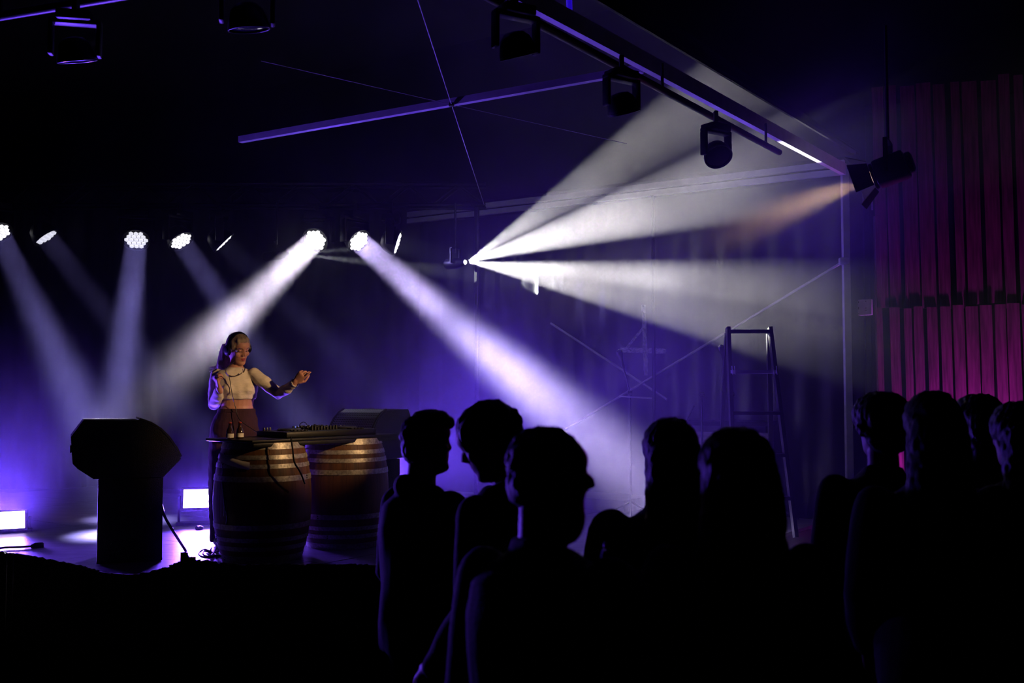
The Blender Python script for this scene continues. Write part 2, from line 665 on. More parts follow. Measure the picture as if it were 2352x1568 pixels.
# truss that carries the wash lamps
TY, TZ = 11.25, 3.78
tr = wthing('lighting_truss', 'black lattice truss carrying the row of wash lamps', 'truss', (-3.6, TY, 0))
XA, XB = -6.4, -0.3
for dy in (-0.11, 0.11):
    for dz in (0.0, 0.24):
        MB().tube([(XA, TY + dy, TZ + dz - 0.02 * 0), (XB, TY + dy, TZ + dz)], 0.02, 8).build('chord', black_metal, tr)
x = XA + 0.1
k = 0
while x < XB - 0.3:
    for dy in (-0.11, 0.11):
        a = (x, TY + dy, TZ + (0.24 if k % 2 else 0))
        b = (x + 0.3, TY + dy, TZ + (0 if k % 2 else 0.24))
        MB().tube([a, b], 0.008, 6).build('lattice_bar', black_metal, tr)
    x += 0.3
    k += 1
for xx in (XA + 0.15, XB - 0.1):
    MB().tube([(xx, TY, ZS), (xx, TY, TZ)], 0.03, 8).build('tower', black_metal, tr)

hexv = [(math.cos(math.radians(60 * k + 30)), math.sin(math.radians(60 * k + 30))) for k in range(6)]


def lens_mesh(r):
    mb = MB()
    prof = [(1.0, 0.0), (0.97, -0.006), (0.72, -0.013), (0.35, -0.017)]
    rs = []
    for q_, z in prof:
        rs.append([Vector((hx * r * q_, hy * r * q_, z)) for hx, hy in hexv])
    mb.rings(rs)
    return mb.mesh('lens', 'auto')


LENS = lens_mesh(0.0258)
hexpos = []
for q_ in range(-2, 3):
    for r_ in range(-2, 3):
        if abs(q_ + r_) <= 2:
            hexpos.append((0.0505 * (q_ + r_ / 2.0), 0.0505 * r_ * 0.866))

# shared meshes of the moving heads (built once)
HEAD = MB().lathe([(0.02, 0.17), (0.075, 0.16), (0.115, 0.12), (0.135, 0.06), (0.146, 0.02), (0.146, -0.004), (0.138, -0.010), (0.138, -0.002)], 36).mesh('head', 'auto')
BEZEL = MB().lathe([(0.140, 0.0), (0.150, 0.0), (0.150, -0.02), (0.146, -0.022), (0.142, -0.02)], 36, cap=False).mesh('bezel', 'auto')


def yoke_mesh(hw, ln, th=0.035, dp=0.09):
    mb = MB()
    mb.bbox((-hw, 0, ln / 2 - 0.03), (th, dp, ln + 0.06), 0.012)
    mb.bbox((hw, 0, ln / 2 - 0.03), (th, dp, ln + 0.06), 0.012)
    mb.bbox((0, 0, ln + 0.01), (2 * hw + th, dp, 0.045), 0.012)
    return mb.mesh('yoke', 'auto')


YOKE = yoke_mesh(0.178, 0.20)
BASE = MB().bbox((0, 0, 0), (0.26, 0.20, 0.08), 0.015).mesh('base', 'auto')
CLAMP = MB().box((0, 0, 0.05), (0.03, 0.05, 0.10)).tube([(-0.02, 0, 0.11), (0.02, 0, 0.11)], 0.032, 10).mesh('clamp', 'auto')


def part(name, me, m, parent, loc=(0, 0, 0), rot=None):
    me2 = me
    if m is not None:
        if not me.materials:
            me.materials.append(m)
        elif me.materials[0] != m:
            me2 = me.copy()
            me2.materials.clear()
            me2.materials.append(m)
    o = bpy.data.objects.new(name, me2)
    link(o)
    o.parent = parent
    o.location = loc
    if rot is not None:
        o.rotation_mode = 'QUATERNION'
        o.rotation_quaternion = rot
    return o


def img_dir(pos, dx, dy, c):
    """unit vector: share c towards the camera, the rest along (dx, dy) of the picture plane"""
    tcam = (CAM - pos).normalized()
    im = RT * dx - UP * dy
    im = (im - tcam * im.dot(tcam)).normalized()
    return (tcam * c + im * math.sqrt(max(0, 1 - c * c))).normalized()


def wash(px, py, Y, dx, dy, c, watts, col, glow, gcol, label, spread=11, gname='a'):
    face = P(px, py, Y)
    d = img_dir(face, dx, dy, c)
    hc = face - d * 0.06
    t = thing('wash_lamp', label, 'stage lamp', hc, 0, 'wash lamps on the back truss')
    pan = math.atan2(d.y, d.x) + math.pi / 2
    q = aim(d)
    hd = part('head', HEAD, black_plastic, t, (0, 0, 0), q)
    # head mesh emits towards -Z; face plane at z = -0.06
    hd.location = d * 0.06
    part('bezel', BEZEL, m_lensrim, hd)
    le = emit('led_lens_' + gname, gcol, glow)
    for hx, hy in hexpos:
        part('lens', LENS, le, hd, (hx, hy, -0.008))
    yq = Quaternion((0, 0, 1), pan)
    part('yoke', YOKE, black_metal, t, (0, 0, 0), yq)
    part('base', BASE, black_plastic, t, (0, 0, 0.25), yq)
    top = TZ - hc.z
    MB().box((0, 0, (0.27 + top) / 2), (0.03, 0.05, max(0.02, top - 0.27))).build('clamp', black_metal, t)
    light('AREA', 'wash_beam', hd, watts, col, (0, 0, -0.05), 0.24, spread=spread)
    return t


lav = (0.38, 0.33, 1.0)
wash(-4, 532, 11.0, 140, 300, 0.72, WASH * 0.78, lav, 1.25, (0.95, 0.93, 1), 'wash lamp cut by the photo edge, beam slanting down to the right', gname='mid')
wash(105, 543, 11.0, 0.62, 0.78, 0.27, WASH * 0.15, lav, 0.75, (0.85, 0.85, 1), 'wash lamp tilted nearly edge-on with a faint beam, second in the row', gname='dim')
wash(313, 550, 11.0, -43, 400, 0.79, WASH * 0.45, lav, 0.9, (0.9, 0.9, 1), 'wash lamp shining straight down left of the performer', gname='low', spread=8)
wash(415, 552, 11.0, 115, 170, 0.55, WASH * 0.27, lav, 1.25, (0.95, 0.93, 1), 'wash lamp with oval lens face whose beam falls behind the performer', gname='mid')
wash(512, 555, 11.0, 0.72, 0.69, 0.07, WASH * 0.08, lav, 1.25, (0.95, 0.93, 1), 'wash lamp seen exactly edge-on as a thin diagonal line', gname='mid')
wash(725, 551, 11.0, -325, 310, 0.85, WASH * 2.1, (0.95, 0.84, 1.0), 6.0, (1, 0.98, 1), 'brightest wash lamp, round white face, beam onto the performer', gname='hot', spread=9)
wash(823, 553, 11.0, 477, 407, 0.66, WASH * 3.4, (0.66, 0.54, 1.0), 3.5, (0.98, 0.96, 1), 'round wash lamp throwing a broad lilac beam to the lower right', gname='warm', spread=11.5)
wash(910, 557, 11.0, 0.95, 0.30, 0.12, WASH * 0.03, lav, 3.0, (0.98, 0.96, 1), 'last wash lamp of the row, turned sideways to a beaded line', gname='warm2')


# ------------------------------------------------------------------ beam effect lamps
def effect(px, py, Y, label, lobes, watts, col, glow, c=0.10, s=1.0):
    pos = P(px, py, Y)
    t = thing('beam_effect_lamp', label, 'stage lamp', pos, 0)
    d = img_dir(pos, 1, -0.12, c)
    q = aim(d)
    MB().lathe([(0.028 * s, 0.0), (0.032 * s, 0.02), (0.05 * s, 0.05), (0.06 * s, 0.12), (0.06 * s, 0.26), (0.045 * s, 0.28)], 20).build('housing', black_plastic, t)
    h = t.children[0]
    h.rotation_mode = 'QUATERNION'
    h.rotation_quaternion = q
    MB().lathe([(0.026 * s, -0.002), (0.022 * s, -0.010), (0.010 * s, -0.014)], 14).build('lens', emit('effect_lens%.1f' % glow, (1, 1, 1), glow), h)
    mb = MB()
    for sx in (-1, 1):
        mb.bar((0.075 * s * sx, 0, 0.14 * s), (0.075 * s * sx, 0.16 * s, 0.14 * s), 0.03, 0.012)
    mb.bar((-0.08 * s, 0.17 * s, 0.14 * s), (0.08 * s, 0.17 * s, 0.14 * s), 0.012, 0.03)
    mb.build('bracket', black_metal, h)
    hook = pos - d * 0.14
    MB().tube([(hook - pos) + Vector((0, 0, 0.12)), Vector((hook.x - pos.x, 0.03, TZ - pos.z))], 0.012, 8).build('drop_pipe', black_metal, t)
    for ang, wid, k in lobes:
        a = math.radians(ang)
        dd = img_dir(pos, math.cos(a), -math.sin(a), c)
        light('SPOT', 'effect_beam', t, watts * k, col, d * 0.03, 0.012, cone=wid, blend=0.4, rot=aim(dd))
    return t


effect(1068, 602, 11.0, 'effect lamp fanning three white beams across the side wall',
       [(33.5, 12.5, 0.75), (17.0, 15.0, 1.35), (-4.0, 8.0, 1.1), (-9.5, 15.0, 0.85)], FAN, (1.0, 0.97, 0.92), 8.0, c=0.64)
effect(664, 583, 10.9, 'small effect lamp with thin rays passing under the bright wash lamp',
       [(4.0, 5.0, 0.5), (-6.5, 6.0, 1.0)], FAN * 0.16, (0.92, 0.95, 1.0), 2.5, c=0.05, s=0.9)


# ------------------------------------------------------------------ LED flood panels on the deck
def flood(px, py, Y, rz, tilt, watts, label, w=0.36, h=0.16):
    p = P(px, py, Y)
    t = thing('flood_panel', label, 'stage lamp', (p.x, p.y, ZS), rz, 'flood panels standing on the deck')
    z = p.z - ZS
    m = rotx(tilt)
    hd = MB().bbox((0, 0.045, 0), (w + 0.05, 0.08, h + 0.05), 0.01).build('housing', black_plastic, t)
    hd.location = (0, 0, z)
    hd.rotation_euler = (tilt, 0, 0)
    MB().box((0, 0.002, 0), (w, 0.008, h)).build('led_panel', emit('led_panel', (0.62, 0.45, 1.0), 9.0), hd)
    for sx in (-1, 1):
        MB().bar((sx * (w / 2 + 0.04), 0.04, 0.02), (sx * (w / 2 + 0.04), 0.04, z + 0.02), 0.02, 0.035, Vector((0, 1, 0))).build('bracket', black_metal, t)
    MB().box((0, 0.04, 0.012), (w + 0.12, 0.12, 0.024)).build('foot', black_metal, t)
    light('AREA', 'flood_light', hd, watts, (0.15, 0.055, 1.0), (0, -0.02, 0), w, h, rot=aim((0, -1, 0)), shape='RECTANGLE', spread=104)
    return t


flood(2, 1195, 8.4, math.radians(28), math.radians(-36), FLOOD * 1.5, 'white glowing flood panel cut by the photo edge')
flood(470, 1144, 8.9, math.radians(12), math.radians(-12), FLOOD * 1.1, 'white glowing flood panel beside the performer and her barrel')
flood(840, 1112, 9.5, math.radians(42), math.radians(-28), FLOOD * 1.5, 'flood panel hidden behind the barrels, throwing violet light')

# ------------------------------------------------------------------ warm theatre lamp with barn doors, seen from behind
wl = P(2040, 392, 5.4)
tgt = Vector((-1.75, 7.5, 1.55))
d = (tgt - wl).normalized()
t = thing('theatre_spotlight', 'dark theatre spotlight with barn doors spilling amber light', 'stage lamp', wl)
t.scale = (0.85, 0.85, 0.85)
q = aim(d)
hs = MB().bbox((0, 0, 0.02), (0.17, 0.17, 0.20), 0.02).lathe([(0.05, 0.12), (0.07, 0.125), (0.07, 0.15), (0.05, 0.16)], 16).build('housing', black_metal, t)
hs.rotation_mode = 'QUATERNION'
hs.rotation_quaternion = q
MB().lathe([(0.08, -0.082), (0.086, -0.082), (0.086, -0.10), (0.08, -0.10)], 24).build('lens_ring', black_metal, hs)
MB().lathe([(0.072, -0.1005), (0.05, -0.104), (0.02, -0.106)], 20).build('lens', emit('amber_lens', (1.0, 0.62, 0.30), 3.0), hs)
for k in range(4):
    a = k * math.pi / 2
    m = rotz(a)
    w0, w1, ln = 0.075, 0.095, 0.11
    pts = [Vector((-w0, 0.088, -0.10)), Vector((w0, 0.088, -0.10)), Vector((w1, 0.088 + 0.075, -0.10 - ln)), Vector((-w1, 0.088 + 0.075, -0.10 - ln))]
    nrm = Vector((0, 0.004, 0.0))
    MB().add([m @ p for p in pts] + [m @ (p + nrm) for p in pts], [(0, 1, 2, 3), (4, 5, 6, 7), (0, 1, 5, 4), (1, 2, 6, 5), (2, 3, 7, 6), (3, 0, 4, 7)]).build('barn_door', black_metal, hs, smooth=False)
pan = math.atan2(d.y, d.x) + math.pi / 2
yk = MB()
for sx in (-1, 1):
    yk.bar((sx * 0.105, 0, -0.02), (sx * 0.105, 0, 0.19), 0.012, 0.03, Vector((0, 1, 0)))
yk.bar((-0.11, 0, 0.19), (0.11, 0, 0.19), 0.03, 0.012)
y_ = yk.build('yoke', black_metal, t)
y_.rotation_euler = (0, 0, pan)
MB().tube([(0, 0, 0.19), (0, 0, 0.95)], 0.012, 8).build('drop_pipe', black_metal, t)
light('SPOT', 'amber_beam', hs, AMBER, (1.0, 0.60, 0.28), (0, 0, -0.115), 0.05, cone=21.5, blend=1.0)

# ------------------------------------------------------------------ magenta uplight of the plank wall
up = Vector((R0.x, R0.y, 0)) + DR * 250 + NR * 0.38
t = thing('uplight', 'magenta uplight on the ground behind the crowd by the plank wall', 'stage lamp', up)
hs = MB().lathe([(0.05, 0.0), (0.09, 0.03), (0.10, 0.16), (0.105, 0.2), (0.095, 0.205)], 20).build('housing', black_metal, t)
MB().lathe([(0.09, 0.19), (0.05, 0.196), (0.01, 0.2)], 20).build('lens', emit('magenta_lens', (1, 0.1, 0.6), 2.0), t)
light('SPOT', 'magenta_light', t, MAGENTA, (0.70, 0.10, 1.0), (0, 0, 0.23), 0.08, cone=140, blend=0.6, rot=aim((-0.15, 0.6, 1.0)))

# ================================================================== THINGS ON THE STAGE
m_speaker = mat('speaker_paint', (0.006, 0.006, 0.007), 0.6, 0, 0.5, 60, 0.6, bscale=220, spec=0.35)
m_barrel = mat('oak_stave', (0.105, 0.042, 0.015), 0.55, 0, 0.4, 3, 0.3, stretch=(10, 10, 1))
m_hoop = mat('galvanised_hoop', (0.38, 0.35, 0.30), 0.45, 0.55, 0.45, 55, 0.15)
m_bottle = mat('brown_glass', (0.03, 0.012, 0.004), 0.08, 0, 0.1, 4, spec=0.8)
m_cap = mat('bottle_cap', (0.5, 0.06, 0.04), 0.3, 0.6, 0.1, 10)
m_paper = mat('white_paper', (0.62, 0.58, 0.52), 0.8, 0, 0.08, 12, 0.1)
m_cable = mat('cable_rubber', (0.012, 0.012, 0.013), 0.4, 0, 0.2, 20)
m_white = mat('white_enamel', (0.85, 0.85, 0.87), 0.4, 0, 0.06, 30)
m_boards = mat('crate_board', (0.30, 0.27, 0.28), 0.6, 0, 0.3, 5, 0.2, stretch=(1, 1, 8))

# grille with rows of slots
mg = mat('speaker_grille', (0.03, 0.03, 0.034), 0.4, 0.6, 0.1, 30)
nt = mg.node_tree
tc = nt.nodes.new('ShaderNodeTexCoord')
vo = nt.nodes.new('ShaderNodeTexVoronoi')
vo.inputs['Scale'].default_value = 58
vo.inputs['Randomness'].default_value = 0.0
rp = nt.nodes.new('ShaderNodeValToRGB')
rp.color_ramp.elements[0].position = 0.30
rp.color_ramp.elements[0].color = (0.002, 0.002, 0.002, 1)
rp.color_ramp.elements[1].position = 0.42
rp.color_ramp.elements[1].color = (0.30, 0.30, 0.33, 1)
nt.links.new(tc.outputs['Object'], vo.inputs['Vector'])
nt.links.new(vo.outputs['Distance'], rp.inputs['Fac'])
nt.links.new(rp.outputs['Color'], nt.nodes['Principled BSDF'].inputs['Base Color'])

WPROF = [(-0.27, 0.405), (0.08, 0.40), (0.155, 0.375), (0.225, 0.33), (0.285, 0.265), (0.335, 0.19), (0.37, 0.125), (0.255, 0.0), (-0.20, 0.0), (-0.305, 0.075), (-0.335, 0.11), (-0.35, 0.29)]


def wedge(loc, rz, label, depth=0.44, s=1.0):
    t = thing('wedge_monitor', label, 'speaker', loc, rz, 'wedge monitors on black pedestals')
    MB().prism([(x * s, z * s) for x, z in WPROF], depth).build('cabinet', m_speaker, t, smooth=False)
    gp = [(0.085, 0.404), (0.157, 0.379), (0.228, 0.334), (0.289, 0.268), (0.339, 0.192), (0.366, 0.135)]
    mb = MB()
    rs = []
    for x, z in gp:
        rs.append([Vector((x * s, y, z * s)) for y in (-depth / 2 + 0.02, depth / 2 - 0.02)])
    vs = [p for r in rs for p in r]
    off = Vector((0.006, 0, 0.006))
    mb.add(vs + [p + off for p in vs], [(2 * i, 2 * i + 1, 2 * i + 3, 2 * i + 2) for i in range(5)] + [(12 + 2 * i, 12 + 2 * i + 1, 12 + 2 * i + 3, 12 + 2 * i + 2) for i in range(5)]
           + [(0, 1, 13, 12), (10, 11, 23, 22)] + [(2 * i, 2 * i + 2, 14 + 2 * i, 12 + 2 * i) for i in range(5)] + [(2 * i + 1, 2 * i + 3, 15 + 2 * i, 13 + 2 * i) for i in range(5)])
    mb.build('grille', mg, t, smooth=False)
    for sy in (-1, 1):
        mb = MB()
        for i in range(5):
            a, b = gp[i], gp[i + 1]
            mb.bar((a[0] * s + 0.004, sy * (depth / 2 - 0.008), a[1] * s + 0.004), (b[0] * s + 0.004, sy * (depth / 2 - 0.008), b[1] * s + 0.004), 0.016, 0.014)
        mb.build('grille_edge', m_speaker, t, smooth=False)
    MB().bbox((-0.347 * s, 0, 0.20 * s), (0.012, 0.16, 0.05), 0.004).build('handle', black_plastic, t)
    return t


def pedestal(x, y, ztop, rz, label, w=0.425, d_=0.36):
    h = ztop - ZS
    t = thing('pedestal', label, 'stand', (x, y, ZS), rz, 'black speaker pedestals')
    MB().bbox((0, 0, h / 2), (w, d_, h - 0.002), 0.006).build('body', m_speaker, t)
    MB().bbox((0, 0, 0.012), (w + 0.004, d_ + 0.004, 0.02), 0.004).build('plinth', black_metal, t)
    return t


w1 = P(301, 1092, 7.15)
pedestal(w1.x, w1.y, w1.z - 0.002, math.radians(21), 'black pedestal under the side-on wedge monitor')
wedge((w1.x - 0.055, w1.y, w1.z), math.radians(24), 'wedge monitor seen side-on, left of the performer')
w2 = P(850, 1052, 8.75)
pedestal(w2.x, w2.y, w2.z - 0.002, math.radians(40), 'black pedestal behind the barrels under the grilled monitor', 0.40, 0.34)
wedge((w2.x, w2.y, w2.z), math.radians(247), 'wedge monitor with its grille in view, behind the right barrel', s=1.05)

# ------------------------------------------------------------------ barrels
BH, BR, BR0 = 0.83, 0.345, 0.275


def brad(z):
    t = (z / BH - 0.5) * 2
    return BR0 + (BR - BR0) * (1 - abs(t) ** 2.1)


def barrel(px, Y, label, rz):
    p = P(px, 1100, Y)
    t = thing('wine_barrel', label, 'barrel', (p.x, p.y, ZS), rz, 'wine barrels carrying the table')
    ns = 22
    zs = [BH * i / 10 for i in range(11)]
    rs = []
    for z in zs:
        r = brad(z)
        ring = []
        for a, dr in ((-1, -0.001), (-0.6, 0.0), (0, 0.0012), (0.6, 0.0), (1, -0.001)):
            an = a * (math.pi / ns) * 0.985
            ring.append(Vector(((r + dr) * math.cos(an), (r + dr) * math.sin(an), z)))
        for a in (1, -1):
            an = a * (math.pi / ns) * 0.985
            ring.append(Vector(((r - 0.024) * math.cos(an), (r - 0.024) * math.sin(an), z)))
        rs.append(ring)
    sm = MB().rings(rs).mesh('stave', 'auto')
    sm.materials.append(m_barrel)
    for k in range(ns):
        o = bpy.data.objects.new('stave', sm)
        link(o)
        o.parent = t
        o.rotation_euler = (0, 0, 2 * math.pi * k / ns)
    MB().lathe([(0.01, BH - 0.03), (BR0 - 0.02, BH - 0.03), (BR0 - 0.02, BH - 0.05), (0.01, BH - 0.05)], 32).build('head', m_barrel, t)
    for f0, f1 in ((0.0, 0.058), (0.10, 0.142), (0.175, 0.215), (0.275, 0.325), (0.675, 0.725), (0.785, 0.825), (0.858, 0.90), (0.942, 1.0)):
        z0, z1 = BH * f0 + 0.002, BH * f1 - 0.002
        h = MB().lathe([(brad(z0) + 0.001, z0), (brad(z0) + 0.0045, z0), (brad(z1) + 0.0045, z1), (brad(z1) + 0.001, z1)], 48, cap=False)
        hp = h.build('hoop', m_hoop, t)
        zm = (z0 + z1) / 2
        an = random.uniform(0, 6.28)
        for dz in (-0.008, 0.008):
            MB().lathe([(0.006, 0), (0.005, 0.003), (0.002, 0.004)], 8, (0, 0, 0), None).build('rivet', black_metal, hp)
            rv = hp.children[-1] if hp.children else None
            if rv:
                r = brad(zm) + 0.004
                rv.location = (r * math.cos(an), r * math.sin(an), zm + dz)
                rv.rotation_mode = 'QUATERNION'
                rv.rotation_quaternion = Vector((math.cos(an), math.sin(an), 0)).to_track_quat('Z', 'Y')
    return t


b1 = barrel(604, 7.2, 'nearer oak barrel in front of the performer', 0.1)
b2 = barrel(790, 7.78, 'farther oak barrel with amber-lit hoops on its right side', 0.5)
B1c = Vector(b1.location)
B2c = Vector(b2.location)
TDIR = (B2c - B1c)
TDIR.z = 0
TDIR.normalize()
TN = Vector((-TDIR.y, TDIR.x, 0))           # towards the performer
ta = math.atan2(TDIR.y, TDIR.x)
TC = (B1c + B2c) / 2
ZT = ZS + BH

tb = thing('table_board', 'black board laid across the two barrels', 'table', (TC.x, TC.y, ZT), ta)
MB().bbox((0.02, 0.02, 0.011), (1.36, 0.56, 0.02), 0.005).build('board', black_plastic, tb)
MB().bbox((0.02, -0.255, -0.014), (1.34, 0.012, 0.028), 0.003).build('front_lip', black_plastic, tb)
ZB = ZT + 0.022

# DJ console
con = thing('dj_console', 'black mixing console crowded with knobs on the table board', 'console', (TC.x + TDIR.x * 0.12, TC.y + TDIR.y * 0.12, ZB), ta)
MB().bbox((0, 0.0, 0.022), (0.86, 0.36, 0.042), 0.008).build('body', black_plastic, con)
MB().box((0, 0, 0.0425), (0.84, 0.34, 0.003)).build('faceplate', black_metal, con)
jm = MB().lathe([(0.085, 0), (0.088, 0.008), (0.082, 0.018), (0.05, 0.02), (0.01, 0.02)], 28).mesh('jog_wheel', 'auto')
for sx in (-0.27, 0.27):
    part('jog_wheel', jm, m_lensrim, con, (sx, 0.0, 0.043))
km = MB().lathe([(0.011, 0), (0.010, 0.02), (0.008, 0.024), (0.003, 0.024)], 10).mesh('knob', 'auto')
for i in range(9):
    for j in range(5):
        x_ = -0.115 + i * 0.029
        y_ = 0.15 - j * 0.055
        o = part('knob', km, black_plastic, con, (x_, y_, 0.043))
        o.scale = (1, 1, random.uniform(0.8, 1.5))
fm = MB().bbox((0, 0, 0.012), (0.014, 0.02, 0.024), 0.003).mesh('fader_cap', 'auto')
for i in range(8):
    part('fader_cap', fm, m_lensrim, con, (-0.40 + i * 0.035 if i < 3 else 0.19 + (i - 3) * 0.045, 0.13 + 0.012 * (i % 3), 0.043))
pm = MB().bbox((0, 0, 0.006), (0.026, 0.026, 0.012), 0.003).mesh('pad', 'auto')
for sx in (-0.30, 0.24):
    for i in range(4):
        for j in range(2):
            part('pad', pm, black_plastic, con, (sx + i * 0.033 - 0.03, -0.13 - j * 0.033 + 0.02, 0.043))
MB().bbox((0.0, 0.155, 0.055), (0.20, 0.012, 0.03), 0.004, rotx(0.5)).build('display', emit('console_display', (0.03, 0.12, 0.8), 0.6), con)

# small lamp cable loop above the console
lp = []
for i in range(13):
    a = math.pi * i / 12
    lp.append(P(697 - 10 * math.cos(a), 983 - 14 * math.sin(a), 7.62))
c = MB().tube(lp, 0.003, 6).build('console_cable', m_cable)
tag(c, 'thin cable arching up from the mixing console', 'cable')


def bottle(px, py, Y, label):
    p = P(px, py, Y)
    t = thing('bottle', label, 'bottle', (p.x, p.y, ZB), 0, 'beer bottles on the table board')
    t.scale = (0.85, 0.85, 0.8)
    MB().lathe([(0.028, 0.0), (0.031, 0.004), (0.031, 0.055), (0.027, 0.075), (0.015, 0.105), (0.0125, 0.125), (0.0135, 0.13), (0.0135, 0.14)], 20).build('glass', m_bottle, t)
    MB().lathe([(0.0312, 0.012), (0.0316, 0.012), (0.0316, 0.048), (0.0312, 0.048)], 20, cap=False).build('label', m_paper, t)
    MB().lathe([(0.0145, 0.136), (0.0155, 0.138), (0.0150, 0.146), (0.008, 0.148)], 16).build('cap', m_cap, t)
    return t


bb = TC + TDIR * (-0.575)
bottle(528, 1000, 7.02, 'leftmost of two brown bottles at the end of the table board')
bottle(551, 1000, 7.10, 'second brown bottle, nearer to the mixing console')

# paper strip stuck on the nearer barrel
ps = MB()
n = 12
for i in range(n + 1):
    t_ = i / n
    an = math.radians(210 + 58 * t_)
    zc = BH * (0.885 - 0.075 * t_)
    for dz in (-0.026, 0.026):
        r = brad(zc + dz) + 0.009
        for rr in (r, r + 0.001):
            ps.add([(B1c.x + rr * math.cos(an), B1c.y + rr * math.sin(an), ZS + zc + dz)], [])
for i in range(n):
    a = 4 * i
    b = 4 * (i + 1)
    ps.f += [(a, b, b + 2, a + 2), (a + 1, a + 3, b + 3, b + 1), (a, a + 1, b + 1, b), (a + 2, b + 2, b + 3, a + 3)]
o = ps.build('paper_strip', m_paper, smooth=True)
tag(o, 'crumpled white paper strip taped slanting round the nearer barrel', 'paper')


# ------------------------------------------------------------------ cables
def cable(name, label, pts, r=0.008, plug=None):
    cu = [Vector(p) for p in pts]
    out_ = []
    for i in range(len(cu) - 1):
        p0 = cu[max(i - 1, 0)]
        p1, p2 = cu[i], cu[i + 1]
        p3 = cu[min(i + 2, len(cu) - 1)]
        for k in range(8):
            t = k / 8
            out_.append(0.5 * ((2 * p1) + (p2 - p0) * t + (2 * p0 - 5 * p1 + 4 * p2 - p3) * t * t + (3 * p1 - p0 - 3 * p2 + p3) * t ** 3))
    out_.append(cu[-1])
    if plug is None:
        o = MB().tube(out_, r, 8).build(name, m_cable)
        return tag(o, label, 'cable')
    t = wthing(name, label, 'cable', tuple(cu[0]))
    MB().tube(out_, r, 8).build('lead', m_cable, t)
    e = cu[-1]
    dd = (cu[-1] - cu[-2]).normalized()
    MB().tube([e - dd * 0.01, e + dd * 0.02, e + dd * 0.07, e + dd * 0.08], [0.012, 0.026, 0.026, 0.018], 12).build('plug', black_plastic, t)
    return t


def D(px, py): return Pz(px, py, ZS + 0.012)


cable('deck_cable', 'cable with a fat plug lying near the front edge of the deck', [D(-20, 1262), D(12, 1257), D(40, 1256), D(74, 1254)], 0.008, True)
a0 = P(371, 1160, 7.05)
cable('pedestal_cable', 'thick cable running from the side-on pedestal down to the deck', [a0, P(378, 1185, 7.0), P(398, 1220, 6.98), D(425, 1262), D(440, 1285)], 0.010)
q0 = B1c
for i, (pp, lab) in enumerate((
        ([(516, 1040), (512, 1110), (516, 1180), (500, 1235), (478, 1268)], 'cable dropping down the performer side of the nearer barrel'),
        ([(522, 1050), (518, 1130), (521, 1200), (508, 1240), (488, 1272)], 'second cable hanging beside the nearer barrel'))):
    cable('barrel_cable', lab, [P(x_, y_, 7.0 - 0.06 * k) if k < 3 else D(x_, y_) for k, (x_, y_) in enumerate(pp)], 0.007)
cable('coiled_cable', 'tangle of cable coiled on the deck at the foot of the nearer barrel', [D(470 + 18 * math.cos(k * 1.1) + k * 1.6, 1276 + 7 * math.sin(k * 1.1)) + Vector((0, 0, 0.006 * (k % 5))) for k in range(26)], 0.007)
cable('console_lead', 'black lead hanging in front of the nearer barrel', [P(668, 1003, 6.85), P(672, 1030, 6.83), P(676, 1060, 6.82), P(690, 1085, 6.84), P(700, 1110, 6.9)], 0.006)
o = MB().tube([D(452, 1213), D(458, 1212), D(466, 1211.5)], [0.02, 0.025, 0.012], 8).build('tape_scrap', m_cable)
tag(o, 'small dark scrap of tape lying in the light pool on the deck', 'tape')

# ------------------------------------------------------------------ rough board fence along the stage front
fe = wthing('board_fence', 'low fence of rough dark boards along the stage front', 'fence', tuple(S(0, -0.45)))
tops = [(-60, 1262), (20, 1268), (50, 1273), (118, 1284), (157, 1291), (195, 1302), (235, 1312), (300, 1318), (372, 1308), (400, 1296), (430, 1285), (480, 1288), (520, 1294), (1300, 1300)]


def fp(px):
    k_ = (px - W / 2) / FPX
    o_ = S(0, -0.45)
    d0 = math.cos(PITCH)
    # solve X = k * Y * (1/cosP) approximately with the true ray
    r_ = ray(px, 1290)
    k_ = r_.x / r_.y
    u = (k_ * o_.y - o_.x) / (U_.x - k_ * U_.y)
    return o_ + U_ * u


def ztop_at(px, py):
    p = fp(px)
    return P(px, py, p.y).z


def itop(px):
    for (x0, y0), (x1, y1) in zip(tops, tops[1:]):
        if x0 <= px <= x1:
            return y0 + (y1 - y0) * (px - x0) / (x1 - x0)
    return 1300


edges = [-50, -20, 4, 23, 38, 78, 118, 157, 195, 203, 213, 230, 262, 290, 320, 350, 375, 395, 412, 426]
xx = 440
while xx < 1230:  # boards added from here on to keep the lit deck front dark
    edges.append(xx)
    xx += random.choice([22, 28, 34, 40])
for i in range(len(edges) - 1):
    x0, x1 = edges[i] + 1.0, edges[i + 1] - 1.0
    p0, p1 = fp(x0), fp(x1)
    zt = []
    for k_ in range(5):
        px = x0 + (x1 - x0) * k_ / 4
        zt.append(ztop_at(px, itop(px) + random.uniform(-3, 3)))
    mb = MB()
    vs, nn = [], 5
    for k_ in range(nn):
        p = p0 + (p1 - p0) * (k_ / (nn - 1))
        for of in (0, 0.02):
            q_ = p - V_ * of
            vs += [Vector((q_.x, q_.y, 0)), Vector((q_.x, q_.y, zt[k_]))]
    fs = []
    for k_ in range(nn - 1):
        a, b = 4 * k_, 4 * (k_ + 1)
        fs += [(a, b, b + 1, a + 1), (a + 2, a + 3, b + 3, b + 2), (a + 1, b + 1, b + 3, a + 3), (a, a + 2, b + 2, b)]
    fs += [(0, 1, 3, 2), (4 * nn - 4, 4 * nn - 2, 4 * nn - 1, 4 * nn - 3)]
    mb.add(vs, fs).build('board', m_rough, fe, smooth=False)
